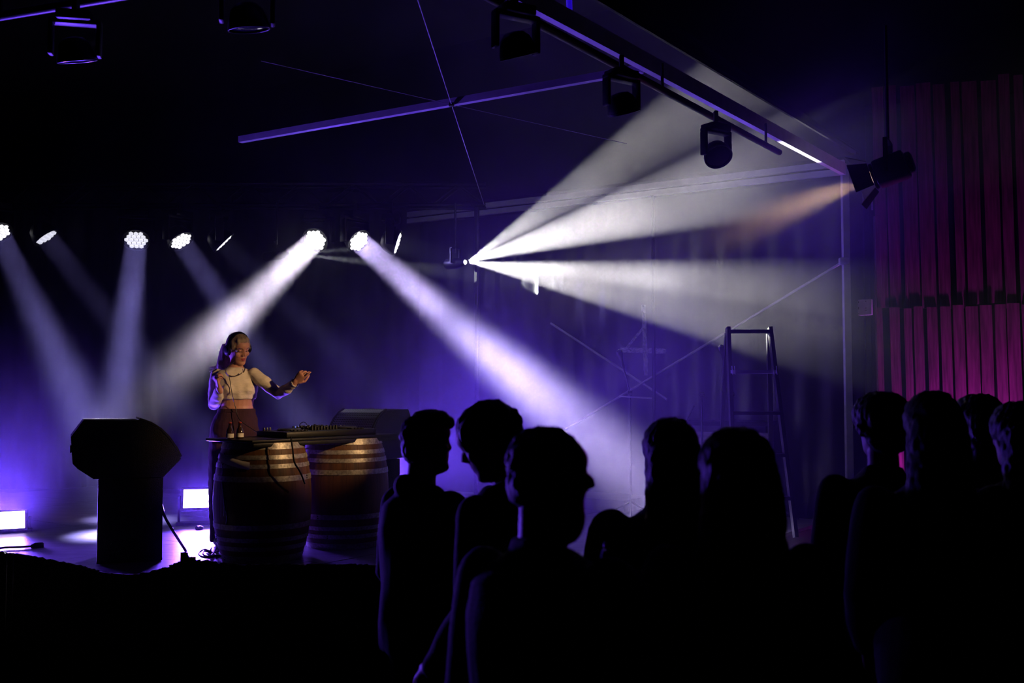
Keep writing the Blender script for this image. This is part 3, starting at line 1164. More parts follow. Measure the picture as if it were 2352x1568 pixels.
for x0, x1, y in ((431, 441, 1266), (443, 447, 1278), (453, 459, 1276), (212, 216, 1302)):
    p0, p1 = fp(x0), fp(x1)
    z = ztop_at(x0, y)
    q0_ = (p0 + p1) / 2 - V_ * 0.035
    MB().box((q0_.x, q0_.y, z / 2), ((p1 - p0).length, 0.02, z), rotz(math.atan2(U_.y, U_.x))).build('picket', m_rough, fe, smooth=False)

# ------------------------------------------------------------------ band gear on the far side of the deck
def mic_stand(px, Y, ytop, label, boom=None, mic=False):
    b = P(px, ytop, Y)
    t = wthing('mic_stand', label, 'stand', (b.x, b.y, ZS))
    t['group'] = 'microphone stands at the back of the deck'
    MB().tube([(b.x, b.y, ZS + 0.03), (b.x, b.y, b.z)], 0.010, 8).build('pole', black_metal, t)
    for k in range(3):
        a = 0.4 + k * 2.094
        MB().tube([(b.x, b.y, ZS + 0.16), (b.x + 0.28 * math.cos(a), b.y + 0.28 * math.sin(a), ZS + 0.012)], 0.009, 6).build('leg', black_metal, t)
    MB().tube([(b.x - 0.02, b.y, b.z), (b.x + 0.02, b.y, b.z)], 0.02, 8).build('clutch', black_metal, t)
    if boom:
        e = P(boom[0], boom[1], Y - 0.1)
        MB().tube([b, e], 0.008, 8).build('boom', black_metal, t)
        if mic:
            dd = (e - b).normalized()
            MB().tube([e - dd * 0.02, e + dd * 0.08, e + dd * 0.10, e + dd * 0.12, e + dd * 0.15, e + dd * 0.165], [0.012, 0.018, 0.026, 0.030, 0.026, 0.01], 12).build('microphone', black_plastic, t)
    return t


mic_stand(1447, 9.3, 902, 'microphone stand with an upright boom and microphone in front of the brace', (1431, 840), True)
mic_stand(1612, 9.0, 905, 'plain microphone stand before the wooden counter')
mic_stand(1681, 9.15, 905, 'microphone stand with its boom leaning beside the stepladder', (1664, 830), True)
mic_stand(1772, 9.12, 862, 'tall thin microphone stand right of the stepladder')
mic_stand(1566, 9.45, 990, 'short microphone stand tilted before the counter', (1594, 932))

# keyboard bar between stands
o = MB().tube([P(1424, 910, 9.25), P(1497, 914, 9.35)], 0.007, 8).build('cross_bar', m_alu)
tag(o, 'thin horizontal bar between the microphone stand and the tent post', 'bar')

# wooden counter
c0 = P(1500, 966, 9.8)
c1 = P(1772, 968, 9.4)
ct = wthing('wooden_counter', 'wooden counter clad with pale boards at the back of the deck', 'counter', (c0.x, c0.y, ZS))
dc = (c1 - c0)
dc.z = 0
nc = Vector((-dc.y, dc.x, 0)).normalized()
zt = c0.z
MB().bar(Vector((c0.x, c0.y, zt - 0.02)) - nc * -0.25, Vector((c1.x, c1.y, zt - 0.02)) - nc * -0.25, 0.56, 0.04).build('worktop', black_plastic, ct)
nb = 6
hgt = (zt - 0.10 - ZS) / nb
for k in range(nb):
    z = ZS + hgt * (k + 0.5)
    MB().bar(Vector((c0.x, c0.y, z)) + nc * 0.06 + dc * 0.02, Vector((c1.x, c1.y, z)) + nc * 0.06 - dc * 0.02, 0.02, hgt - 0.008).build('board', m_boards, ct, smooth=False)
for f in (0.03, 0.97):
    p = Vector((c0.x, c0.y, 0)) + dc * f + nc * 0.10
    MB().bar((p.x, p.y, ZS), (p.x, p.y, zt - 0.04), 0.05, 0.05, Vector((1, 0, 0))).build('leg', black_metal, ct)

# folding stepladder
sl = wthing('stepladder', 'dark folding stepladder with one violet-lit tread', 'ladder', tuple(P(1725, 1100, 8.5)))
sl.location.z = ZS
sl['_off'] = tuple(sl.location)
lt = P(1672, 752, 8.5)
rt = P(1768, 752, 8.5)
lb = Vector((lt.x - 0.03, 8.15, ZS))
rb_ = Vector((rt.x + 0.10, 8.15, ZS))
for a, b in ((lt, lb), (rt, rb_)):
    MB().bar(a, b, 0.03, 0.075, Vector((0, 1, 0))).build('rail', black_metal, sl)
    b2_ = Vector((b.x, b.y + 0.75, ZS))
    MB().bar(a + Vector((0, 0.05, -0.05)), b2_, 0.03, 0.04, Vector((0, 1, 0))).build('rear_leg', black_metal, sl)
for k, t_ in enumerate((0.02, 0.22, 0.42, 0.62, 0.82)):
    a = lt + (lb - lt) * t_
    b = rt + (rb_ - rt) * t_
    MB().bar(a, b, 0.10, 0.028, Vector((0, 0, 1))).build('tread', m_alu if k == 1 else black_metal, sl)  # one tread is paler: its lit look is put into the metal colour
for x0 in (1681, 1687, 1776, 1783):  # short bright lines put in as thin pale rods
    a = P(x0, 840, 8.35)
    b = P(x0 + 2, 860, 8.35)
    MB().tube([a, b], 0.004, 6).build('bright_line', m_alu, sl)

# low monitor box and its cable at the back edge of the deck
bx = P(1059, 1188, 10.0)
t = thing('floor_box', 'low dark box on the deck between the two facing men', 'box', (bx.x, bx.y, ZS), 0.4)
MB().prism([(-0.10, 0), (0.10, 0), (0.085, 0.115), (-0.07, 0.12)], 0.25).build('cabinet', m_speaker, t, smooth=False)
MB().bbox((0, -0.13, 0.055), (0.13, 0.012, 0.07), 0.004).build('grille', mg, t)

# low riser along the side wall
rs_ = wthing('side_riser', 'low pale riser step along the foot of the side wall', 'riser', tuple(S(0.9, 4.9, ZS)))
for i in range(2):
    a, b = S(0.15 + i * 0.85, 5.05, 0), S(0.15 + i * 0.85 + 0.84, 5.05, 0)
    MB().bar(Vector((a.x, a.y, ZS + 0.06)), Vector((b.x, b.y, ZS + 0.06)), 0.55, 0.115).build('riser_section', m_ply, rs_, smooth=False)

# ------------------------------------------------------------------ post with boxes at the tent corner
pp = P(1992, 700, 9.75)
po = wthing('service_post', 'slim dark post between the tent corner and the plank wall', 'post', (pp.x, pp.y, 0))
MB().bar((pp.x, pp.y, 0), (pp.x, pp.y, 3.9), 0.05, 0.05, Vector((1, 0, 0))).build('shaft', black_metal, po)
MB().tube([(pp.x + 0.075, pp.y - 0.02, 0.0), (pp.x + 0.075, pp.y - 0.02, 3.4)], 0.011, 8).build('conduit', mat('pvc_conduit', (0.30, 0.20, 0.22), 0.5, 0, 0.1, 5), po)
MB().tube([P(2003, 452, 9.7), P(2003, 482, 9.7)], 0.009, 8).build('pipe_end', m_alu, po)


def plate(px, py, wpx, hpx, label):
    p = P(px, py, 9.66)
    s_ = 9.66 / FPX
    w_, h_ = wpx * s_, hpx * s_
    t = thing('junction_box', label, 'electrical box', (p.x - 0.01, p.y - 0.03, p.z - h_ / 2), math.radians(-38), 'white boxes on the service post')
    MB().bbox((0, 0.02, h_ / 2), (w_, 0.045, h_), 0.006).build('cover', m_white, t)
    for x_, z_ in ((-0.44, 0.85), (-0.44, 0.42), (-0.44, 0.1), (0.1, 0.88), (0.1, 0.45), (0.1, 0.3), (-0.44, 0.5)):
        mb = MB().lathe([(0.0045, 0), (0.0045, 0.003), (0.002, 0.004)], 8, (x_ * w_, -0.002, z_ * h_), rotx(math.pi / 2))
        mb.build('screw_hole', black_plastic, t)
    return t


plate(1986, 706, 31, 36, 'white square electrical box on the slim post, upper')
plate(1999, 1097, 29, 28, 'white square electrical box low on the slim post behind the crowd')

# blue-lit post above the roof edge; the light on it is put into emission
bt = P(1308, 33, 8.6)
t = wthing('blue_lit_post', 'short post above the roof beam, blue light on it put into its glow', 'lamp', tuple(bt))
MB().tube([bt, bt + Vector((-0.02, 0, 1.2))], 0.028, 10).build('tube', emit('post_blue_glow', (0.01, 0.0, 0.5), 0.7), t)
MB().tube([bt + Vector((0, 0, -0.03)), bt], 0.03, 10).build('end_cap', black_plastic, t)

# ------------------------------------------------------------------ dark moving heads on pipes
def pipe(a, b, label, name='lighting_pipe', r=0.024, hang=(), zh=ZE):
    t = wthing(name, label, 'pipe', tuple(a))
    MB().tube([a, b], r, 10).build('tube', black_metal, t)
    for h in hang:
        p = a + (b - a) * h
        MB().tube([p, Vector((p.x, p.y, zh))], 0.010, 6).build('hanger', black_metal, t)
    return t


zp = ZE - 0.17
pa, pb = Pz(1060, -40, zp), Pz(1790, 350, zp)
pipe(pa, pb, 'black lighting pipe slung under the roof edge beam', hang=(0.1, 0.5, 0.93))
fa, fb = Pz(-90, 52, zp + 0.05), Pz(1000, -130, zp + 0.05)
pipe(fa, fb, 'black lighting pipe across the front of the tent roof', hang=(0.1, 0.5, 0.9), zh=ZE + 1.5)


def mover(px, py, zc, d, pan, label, s, lens=True, zpipe=None):
    hc = Pz(px, py, zc)
    t = thing('moving_head', label, 'stage lamp', hc, 0, 'unlit moving heads on the lighting pipes')
    t.scale = (s, s, s)
    q = aim(d)
    hd = part('head', HEAD, black_plastic, t, Vector(d).normalized() * 0.08, q)
    part('bezel', BEZEL, m_lensrim, hd)
    MB().lathe([(0.13, -0.004), (0.09, -0.014), (0.03, -0.018)], 20).build('lens', m_glass_dark, hd)
    yq = Quaternion((0, 0, 1), pan)
    part('yoke', YOKE, black_plastic, t, (0, 0, 0), yq)
    part('base', BASE, black_plastic, t, (0, 0, 0.25), yq)
    top = ((zpipe or zp) - hc.z) / s
    MB().box((0, 0, (0.27 + top) / 2), (0.04, 0.06, max(0.03, top - 0.25))).build('clamp', black_metal, t)
    return t


dn = Vector((0.25, 0.35, -1))
mover(1185, 100, zp - 0.24, dn, 0.5, 'unlit moving head nearest the top on the roof-edge pipe', 0.62)
mover(1428, 235, zp - 0.26, dn, 0.6, 'unlit moving head hanging where the purlin meets the roof edge', 0.62)
mover(1645, 348, zp - 0.27, Vector((0.1, -0.6, -0.7)), 0.6, 'unlit moving head in the white beam near the tent corner', 0.64)
mover(172, 112, zp - 0.22, Vector((0.1, 0.3, -1)), 0.2, 'unlit moving head on the front pipe, blue glint on its rim', 0.62, zpipe=zp + 0.05)
mover(568, 36, zp - 0.22, Vector((0.1, 0.2, -1)), 0.2, 'unlit moving head on the front pipe, cropped at the photo top', 0.62, zpipe=zp + 0.05)

# ================================================================== PEOPLE
def fuse(mb, voxel, it=4, disp=None):
    """melt overlapping shapes into one continuous skin"""
    me = bpy.data.meshes.new('tmp')
    me.from_pydata([tuple(v) for v in mb.v], [], mb.f)
    bm = bmesh.new()
    bm.from_mesh(me)
    bmesh.ops.recalc_face_normals(bm, faces=bm.faces[:])
    bm.to_mesh(me)
    bm.free()
    o = bpy.data.objects.new('tmp', me)
    link(o)
    r = o.modifiers.new('r', 'REMESH')
    r.mode = 'VOXEL'
    r.voxel_size = voxel
    if it:
        s = o.modifiers.new('s', 'SMOOTH')
        s.factor = 0.5
        s.iterations = it
    dg = bpy.context.evaluated_depsgraph_get()
    dg.update()
    out_ = bpy.data.meshes.new_from_object(o.evaluated_get(dg))
    bpy.data.objects.remove(o, do_unlink=True)
    bpy.data.meshes.remove(me)
    if disp:
        amp, fr = disp
        nr_ = [Vector(v.normal) for v in out_.vertices]
        co_ = []
        for v, q_ in zip(out_.vertices, nr_):
            c_ = Vector(v.co)
            co_ += list(c_ + q_ * (amp * noise.noise(Vector((c_.x * fr[0], c_.y * fr[1], c_.z * fr[2])))))
        out_.vertices.foreach_set('co', co_)
        out_.update()
    out_.polygons.foreach_set('use_smooth', [True] * len(out_.polygons))
    return out_


def fobj(name, me, m, parent):
    me.name = name
    if m: me.materials.append(m)
    o = bpy.data.objects.new(name, me)
    link(o)
    o.parent = parent
    return o


HEADZ = [(-0.006, 0.050, -0.01, 0.026), (0.004, 0.070, -0.028, 0.040), (0.018, 0.081, -0.042, 0.050), (0.032, 0.082, -0.055, 0.056), (0.046, 0.077, -0.066, 0.061),
         (0.066, 0.080, -0.076, 0.065), (0.086, 0.081, -0.085, 0.068), (0.108, 0.081, -0.092, 0.070), (0.128, 0.078, -0.097, 0.072), (0.146, 0.088, -0.100, 0.074),
         (0.166, 0.090, -0.100, 0.075), (0.186, 0.083, -0.096, 0.073), (0.206, 0.066, -0.084, 0.063), (0.221, 0.042, -0.062, 0.046), (0.230, 0.012, -0.034, 0.022)]


MID = [(-0.006, 0.048), (0.004, 0.073), (0.013, 0.084), (0.024, 0.087), (0.037, 0.081), (0.044, 0.0815), (0.052, 0.087), (0.058, 0.0865), (0.0625, 0.083), (0.068, 0.089), (0.074, 0.087),
       (0.084, 0.0845), (0.089, 0.091), (0.093, 0.103), (0.098, 0.108), (0.104, 0.107), (0.114, 0.101), (0.126, 0.094), (0.138, 0.087), (0.147, 0.090), (0.158, 0.0915), (0.172, 0.0895), (0.186, 0.083), (0.206, 0.066), (0.221, 0.042), (0.230, 0.012)]


def lerp_tab(tab, z, k=1):
    if z <= tab[0][0]: return tab[0][k]
    for a, b in zip(tab, tab[1:]):
        if z <= b[0]:
            t = (z - a[0]) / (b[0] - a[0])
            return a[k] + (b[k] - a[k]) * t
    return tab[-1][k]


def head(mb, M, nose=1.0, chin=0.0, lip=1.0, seg=44, fem=False, beard=0.0, hook=0.0):
    """head in local space (face +Y, chin at z = 0), placed by the 4x4 matrix M"""
    T = lambda p: M @ Vector(p)
    rs = []
    n = 58
    for i in range(n):
        z = -0.006 + 0.236 * i / (n - 1)
        fr, bk, hw = lerp_tab(HEADZ, z, 1), lerp_tab(HEADZ, z, 2), lerp_tab(HEADZ, z, 3)
        mid = lerp_tab(MID, z)
        if 0.085 < z < 0.14:
            mid = 0.084 + (mid - 0.084) * nose + hook * max(0, 1 - abs(z - 0.122) / 0.024)
            wd = 0.0095 + 0.006 * max(0, 1 - abs(z - 0.096) / 0.02)
        elif 0.046 <= z <= 0.078:
            mid = fr + (mid - fr) * lip
            wd = 0.021
        else:
            wd = 0.028
        if fem and z > 0.14: mid -= 0.002
        if z < 0.06:
            fr += chin * (1 - z / 0.06)
            mid += chin * (1 - z / 0.06)
        fr -= 0.003
        if 0.115 < z < 0.142: fr -= 0.004 * (1 - abs(z - 0.1285) / 0.0135)
        if fem: hw *= 0.96 if z > 0.07 else 0.86 + 0.10 * max(0, z) / 0.07
        yc = (fr + bk) / 2 - 0.006
        ring = []
        for k in range(seg):
            a = 2 * math.pi * k / seg
            a = a - 0.42 * math.sin(a)                    # gather points at the face
            c_, s_ = math.cos(a), math.sin(a)
            ex = 0.86
            x = hw * math.copysign(abs(s_) ** ex, s_)
            y = yc + (fr - yc if c_ > 0 else yc - bk) * math.copysign(abs(c_) ** ex, c_)
            if c_ > 0: y += (mid - fr) * math.exp(-(x / wd) ** 2)
            ring.append(T((x, y, z)))
        rs.append(ring)
    mb.rings(rs)
    for sx in (-1, 1):
        mb.ell(T((sx * 0.0125, 0.083 + 0.004 * nose, 0.0935)), (0.0065, 0.009, 0.0065), M.to_3x3(), 10, 6)       # nostril
        mb.ell(T((sx * 0.037, 0.056, 0.096)), (0.025, 0.021, 0.022), M.to_3x3(), 12, 8)          # cheek
        mb.tube([T((sx * 0.012, 0.082, 0.149)), T((sx * 0.032, 0.077, 0.153)), T((sx * 0.052, 0.060, 0.147))], [0.006, 0.0065, 0.005], 8, round_cap=True)   # brow
        mb.ell(T((sx * 0.031, 0.0645, 0.1275)), (0.0145, 0.0135, 0.010), M.to_3x3(), 12, 8)        # eyelid
        mb.ell(T((sx * 0.073, -0.008, 0.112)), (0.009, 0.018, 0.031), M.to_3x3() @ rotx(-0.2), 12, 8)   # ear
        mb.ell(T((sx * 0.076, -0.012, 0.128)), (0.008, 0.016, 0.012), M.to_3x3(), 10, 6)
    if beard:
        mb.ell(T((0, 0.042, 0.030 - 0.3 * beard)), (0.057, 0.047, 0.045 + 0.5 * beard), M.to_3x3(), 16, 10)
        mb.ell(T((0, 0.038, 0.062)), (0.058, 0.044, 0.026), M.to_3x3(), 14, 8)


def hand(mb, wrist, fwd, up, side, curl=(20, 30, 35, 40), L=1.0, thumb_in=0.5):
    """palm, four bent fingers and a thumb. fwd: wrist to knuckles, up: back of the hand, side: +1 thumb on fwd x up side"""
    f = fwd.normalized()
    u = (up - f * up.dot(f)).normalized()
    r = f.cross(u) * side
    mb.tube([wrist - f * 0.03 * L, wrist + f * 0.005], [0.024 * L, 0.025 * L], 12, round_cap=True)
    rs = []
    for t, w, h in ((0.0, 0.026, 0.018), (0.25, 0.033, 0.0165), (0.6, 0.040, 0.015), (0.9, 0.041, 0.0135), (1.02, 0.037, 0.010)):
        ring = []
        for k in range(14):
            a = 2 * math.pi * k / 14
            ring.append(wrist + f * (t * 0.088 * L) + r * (w * L * math.cos(a)) + u * (h * L * math.sin(a)))
        rs.append(ring)
    mb.rings(rs)
    for i, (off, ln, cu) in enumerate(zip((0.031, 0.0105, -0.0105, -0.030), (0.070, 0.078, 0.073, 0.058), curl)):
        base_ = wrist + f * (0.080 * L - (0.006 if i == 3 else 0)) + r * off * L
        fan = f + r * (off * 1.2)
        d_ = fan.normalized()
        ax = r
        pts, rr = [base_ - d_ * 0.02 * L], [0.0092 * L]
        p_ = base_
        pts.append(p_)
        rr.append(0.0092 * L)
        ang = 0
        for seg_, k_ in ((0.46, 0.8), (0.30, 1.1), (0.24, 0.8)):
            ang += math.radians(cu * k_)
            dd = (d_ * math.cos(ang) - u * math.sin(ang))
            p_ = p_ + dd * (ln * seg_ * L)
            pts.append(p_)
            rr.append((0.0088 if seg_ > 0.4 else 0.0080 if seg_ > 0.28 else 0.0066) * L)
        mb.tube(pts, rr, 10, round_cap=True)
    b0 = wrist + f * 0.022 * L + r * 0.024 * L - u * 0.004
    d1 = (f * 0.62 + r * (0.78 - thumb_in * 0.5) - u * 0.35 * (0.5 + thumb_in)).normalized()
    d2 = (f * 0.85 + r * (0.25 - thumb_in * 0.6) - u * 0.30).normalized()
    p1_ = b0 + d1 * 0.042 * L
    p2_ = p1_ + d2 * 0.032 * L
    p3_ = p2_ + (d2 - r * 0.25 * thumb_in).normalized() * 0.026 * L
    mb.tube([b0, p1_, p2_, p3_], [0.0145 * L, 0.0115 * L, 0.0098 * L, 0.0078 * L], 10, round_cap=True)


def ering(c, ax, ay, rx, ry, seg=24, ex=0.9):
    out_ = []
    for k in range(seg):
        a = 2 * math.pi * k / seg
        c_, s_ = math.cos(a), math.sin(a)
        out_.append(Vector(c) + ax * (rx * math.copysign(abs(c_) ** ex, c_)) + ay * (ry * math.copysign(abs(s_) ** ex, s_)))
    return out_


m_skin = mat('skin', (0.42, 0.20, 0.145), 0.5, 0, 0.06, 20, 0.05, bscale=150)
m_cloth_d = mat('dark_cloth', (0.018, 0.016, 0.020), 0.9, 0, 0.3, 14, 0.2, bscale=90)
m_cloth_n = mat('navy_cloth', (0.014, 0.016, 0.028), 0.9, 0, 0.3, 14, 0.2, bscale=90)
m_denim = mat('dark_denim', (0.012, 0.014, 0.024), 0.9, 0, 0.3, 60, 0.2)
m_hair_d = mat('dark_hair', (0.010, 0.008, 0.007), 0.55, 0, 0.4, 10, 0.6, stretch=(20, 20, 1.5), bscale=12)
m_hair_g = mat('grey_hair', (0.16, 0.15, 0.145), 0.6, 0, 0.4, 10, 0.6, stretch=(20, 20, 1.5), bscale=12)
m_skin_d = mat('shaded_skin', (0.20, 0.10, 0.075), 0.55, 0, 0.08, 18, 0.05)  # crowd skin tone, darkened with shade put into the colour
m_shoe = mat('shoe_leather', (0.012, 0.011, 0.010), 0.4, 0, 0.2, 20)

CROWD = 'audience members standing before the stage'


def crowd_person(px, py, Y, face, label, hair='short', pitch=0.0, roll=0.0, hm=None, nose=1.0, chin=0.0, beard=0.0, cloth=None, build=1.0, lean=0.0, hood=False, hs=1.0, sh=1.0, ztop=1.775, body=None, hook=0.0):
    """px, py: top of the head in the photo; face: direction of the gaze (radians, 0 = +X); body: same for the shoulders"""
    top_ = P(px, py, Y)
    s = top_.z / ztop
    t = thing('person', label, 'person', (top_.x, Y, 0), (body if body is not None else face) - math.pi / 2, CROWD)
    t.scale = (s, s, s)
    hy = face - (body if body is not None else face)
    M = Matrix.Translation((0, 0.012, 1.545)) @ Matrix.Rotation(hy, 4, 'Z') @ Matrix.Translation((0, -0.03, 0.0)) @ Matrix.Rotation(-pitch, 4, 'X') @ Matrix.Rotation(roll, 4, 'Y') @ Matrix.Translation((0, 0.03, -0.005))
    X_, Y_ = Vector((1, 0, 0)), Vector((0, 1, 0))
    mb = MB()
    head(mb, M, nose, chin, 1.0, 44, False, beard, hook)
    nb_ = M @ Vector((0, -0.022, 0.05))
    mb.tube([nb_, Vector((0, -0.02, 1.50)), Vector((0, -0.02, 1.43))], [0.056 * build, 0.060 * build, 0.072 * build], 16)
    torso = [(0.86, 0.165, 0.120), (0.95, 0.172, 0.125), (1.08, 0.150, 0.110), (1.20, 0.163, 0.118), (1.32, 0.182, 0.125), (1.40, 0.180, 0.112), (1.45, 0.125, 0.088)]
    mb.rings([ering((0, -0.01, z), X_, Y_, rx * build, ry * build) for z, rx, ry in torso])
    arms = []
    for sx in (-1, 1):
        mb.tube([(sx * 0.09, 0, 0.93), (sx * 0.10, 0.01, 0.50), (sx * 0.10, -0.02, 0.09)], [0.088, 0.060, 0.042], 14)
        mb.tube([(sx * 0.10, -0.05, 0.05), (sx * 0.105, 0.06, 0.045), (sx * 0.11, 0.14, 0.035)], [0.038, 0.038, 0.028], 12, round_cap=True)
        sh_ = Vector((sx * 0.185 * build * sh, -0.01, 1.405))
        el = Vector((sx * 0.235 * build, -0.02, 1.12))
        wr_ = Vector((sx * 0.20 * build, 0.14, 0.93))
        arms.append((sh_, el, wr_))
        mb.tube([sh_, el, wr_], [0.056 * build, 0.042, 0.029], 12, round_cap=True)
        hand(mb, wr_ + (wr_ - el).normalized() * 0.02, (wr_ - el), Vector((sx, 0, 0.3)), -sx, (25, 32, 38, 42))
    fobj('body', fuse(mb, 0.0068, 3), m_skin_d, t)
    # jacket
    jb = MB()
    e_ = 0.022
    jt = [(0.84, 0.175, 0.130), (0.95, 0.180, 0.135), (1.08, 0.165, 0.125), (1.20, 0.172, 0.130), (1.32, 0.188, 0.135), (1.405, 0.178 * sh, 0.118), (1.455, 0.118 * sh, 0.088), (1.487, 0.070, 0.068)]
    jb.rings([ering((0, -0.012, z), X_, Y_, rx * build + e_ * (0.9 if z < 1.44 else 0.2), ry * build + e_ * (0.9 if z < 1.44 else 0.3)) for z, rx, ry in jt])
    for sh_, el, wr_ in arms:
        jb.tube([sh_, (sh_ + el) / 2, el, (el + wr_) / 2, wr_], [0.073 * build, 0.066 * build, 0.058, 0.052, 0.044], 14, round_cap=True)
    if hood:
        jb.tube([(-0.07, 0.0, 1.47), (-0.06, -0.07, 1.49), (0, -0.10, 1.495), (0.06, -0.07, 1.49), (0.07, 0.0, 1.47)], [0.03, 0.04, 0.045, 0.04, 0.03], 12, round_cap=True)
    else:
        jb.tube([(0.062, 0.02, 1.47), (0.066, -0.04, 1.495), (0, -0.082, 1.505), (-0.066, -0.04, 1.495), (-0.062, 0.02, 1.47)], 0.016, 10, round_cap=True)
    fobj('jacket', fuse(jb, 0.010, 3, (0.010, (9, 9, 6))), cloth or m_cloth_d, t)
    tb_ = MB()
    tb_.rings([ering((0, -0.01, z), X_, Y_, rx * build + 0.012, ry * build + 0.012) for z, rx, ry in ((0.82, 0.160, 0.118), (0.90, 0.172, 0.124), (0.98, 0.165, 0.122))])
    for sx in (-1, 1):
        tb_.tube([(sx * 0.09, 0, 0.90), (sx * 0.10, 0.01, 0.50), (sx * 0.10, -0.015, 0.07)], [0.10, 0.076, 0.062], 14)
    fobj('trousers', fuse(tb_, 0.012, 3), m_denim, t)
    R3 = M.to_3x3()
    hb = MB()
    T = lambda p: M @ Vector(p)
    if hair == 'short':
        hb.ell(T((0, -0.018, 0.158)), (0.085, 0.099, 0.086), R3, 24, 14)
        hb.ell(T((0, -0.070, 0.100)), (0.066, 0.040, 0.060), R3, 18, 10)
    elif hair == 'quiff':
        hb.ell(T((0, -0.018, 0.152)), (0.084, 0.099, 0.090), R3, 24, 14)
        hb.ell(T((0, -0.062, 0.100)), (0.068, 0.048, 0.070), R3, 18, 10)
        hb.ell(T((0, 0.062, 0.206)), (0.060, 0.038, 0.030), R3, 18, 10)
        hb.ell(T((0, 0.082, 0.200)), (0.050, 0.024, 0.024), R3, 18, 10)
        hb.ell(T((0, 0.01, 0.232)), (0.060, 0.070, 0.020), R3, 18, 10)
    elif hair == 'curly':
        hb.ell(T((0, -0.022, 0.165)), (0.088, 0.106, 0.086), R3, 24, 14)
        hb.ell(T((0, -0.062, 0.092)), (0.072, 0.050, 0.072), R3, 18, 10)
        for k in range(22):
            a = random.uniform(3.3, 6.1)
            z = random.uniform(0.08, 0.17)
            hb.ell(T((0.078 * math.cos(a), -0.024 + 0.098 * math.sin(a), z)), (0.020, 0.020, 0.018), R3, 10, 6)
    elif hair == 'long':
        hb.ell(T((0, -0.016, 0.152)), (0.088, 0.104, 0.094), R3, 24, 14)
        rs = []
        for z, rx, ry, yc in ((1.70, 0.080, 0.075, -0.03), (1.62, 0.090, 0.075, -0.045), (1.54, 0.094, 0.068, -0.055), (1.46, 0.100, 0.058, -0.065), (1.38, 0.108, 0.046, -0.085), (1.28, 0.100, 0.036, -0.115), (1.20, 0.07, 0.024, -0.13)):
            rs.append(ering((0, yc - 0.02, z), X_, Y_, rx * 1.02, ry))
        hb.rings(rs)
    elif hair == 'bun':
        hb.ell(T((0, -0.016, 0.155)), (0.086, 0.102, 0.088), R3, 24, 14)
        hb.ell(T((0, -0.075, 0.10)), (0.070, 0.046, 0.060), R3, 18, 10)
        hb.ell(T((0, -0.115, 0.175)), (0.038, 0.036, 0.036), R3, 16, 10)
    if hs != 1.0:
        c_ = T((0, -0.02, 0.15))
        hb.v = [c_ + Vector(((v - c_).x * hs, (v - c_).y * hs, (v - c_).z * (1 + (hs - 1) * 0.3))) for v in hb.v]
    fobj('hair', fuse(hb, 0.007, 2, (0.007, (60, 60, 40))), hm or m_hair_d, t)
    return t


DEG = math.pi / 180
crowd_person(977, 950, 3.65, 18 * DEG, 'man with a swept-up fringe facing right, nearest the barrels', 'quiff', pitch=0.02, nose=0.75, chin=0.004, cloth=m_cloth_n, hood=True, body=40 * DEG)
crowd_person(1160, 915, 3.12, 174 * DEG, 'man looking down to the left, opposite the man with the fringe', 'curly', pitch=0.50, nose=1.15, body=150 * DEG)
crowd_person(1256, 986, 2.24, 8 * DEG, 'big-nosed bearded man in profile facing right, grey hair at the back', 'short', nose=1.35, hook=0.010, chin=0.0, beard=0.04, hm=m_hair_g, body=55 * DEG, pitch=0.04)
crowd_person(1538, 966, 3.05, 100 * DEG, 'long-haired person from behind, in front of the microphone stands', 'long', body=95 * DEG, build=1.1, hs=1.06)
crowd_person(1692, 992, 2.42, 80 * DEG, 'long-haired person from behind, before the wooden counter', 'long', body=85 * DEG, hs=1.16)
crowd_person(2022, 912, 3.7, 95 * DEG, 'person with bushy hair at the left end of the group by the plank wall', 'curly', body=90 * DEG, hs=1.25)
crowd_person(2142, 904, 3.1, 75 * DEG, 'person from behind, second and tallest head of the plank wall group', 'long', body=80 * DEG, hs=1.04)
crowd_person(2246, 912, 4.2, 110 * DEG, 'long-haired person, third and farthest head of the plank wall group', 'long', body=100 * DEG, hs=1.2)
crowd_person(2338, 928, 3.4, 90 * DEG, 'person cut by the photo edge at the end of the plank wall group', 'long', body=95 * DEG, hs=1.08)

# ================================================================== THE PERFORMER
DY = 7.70
m_top = mat('cream_knit', (0.62, 0.55, 0.48), 0.85, 0, 0.06, 30, 0.35, stretch=(1, 1, 3), bscale=26)
m_plum = mat('plum_cord', (0.032, 0.008, 0.014), 0.9, 0, 0.3, 8, 0.3, stretch=(12, 12, 0.6), bscale=6)
m_blond = mat('blond_hair', (0.25, 0.19, 0.14), 0.5, 0, 0.3, 6, 0.5, stretch=(16, 16, 1), bscale=14)
m_lip = mat('lips', (0.30, 0.055, 0.055), 0.4, 0, 0.1, 20)
m_lash = mat('eye_line', (0.035, 0.015, 0.012), 0.6, 0, 0.1, 20)
m_brow = mat('eyebrow', (0.13, 0.065, 0.04), 0.7, 0, 0.1, 20)
m_bead = mat('bead', (0.06, 0.045, 0.03), 0.3, 0.3, 0.2, 10)
m_silver = mat('silver', (0.75, 0.73, 0.70), 0.2, 1.0, 0.05, 10)


def Q(px, py, dy=0.0): return P(px, py, DY + dy)


base_ = Q(538, 1252)
dj = wthing('person', 'performer in a cream crop top and headphones, arms raised behind the barrels', 'person', (base_.x, DY, ZS))
yaw = math.radians(-68)                      # direction the chest faces
fw = Vector((math.cos(yaw), math.sin(yaw), 0))
rt_ = Vector((math.sin(yaw), -math.cos(yaw), 0))   # her right-hand side
zx = Vector((0, 0, 1))
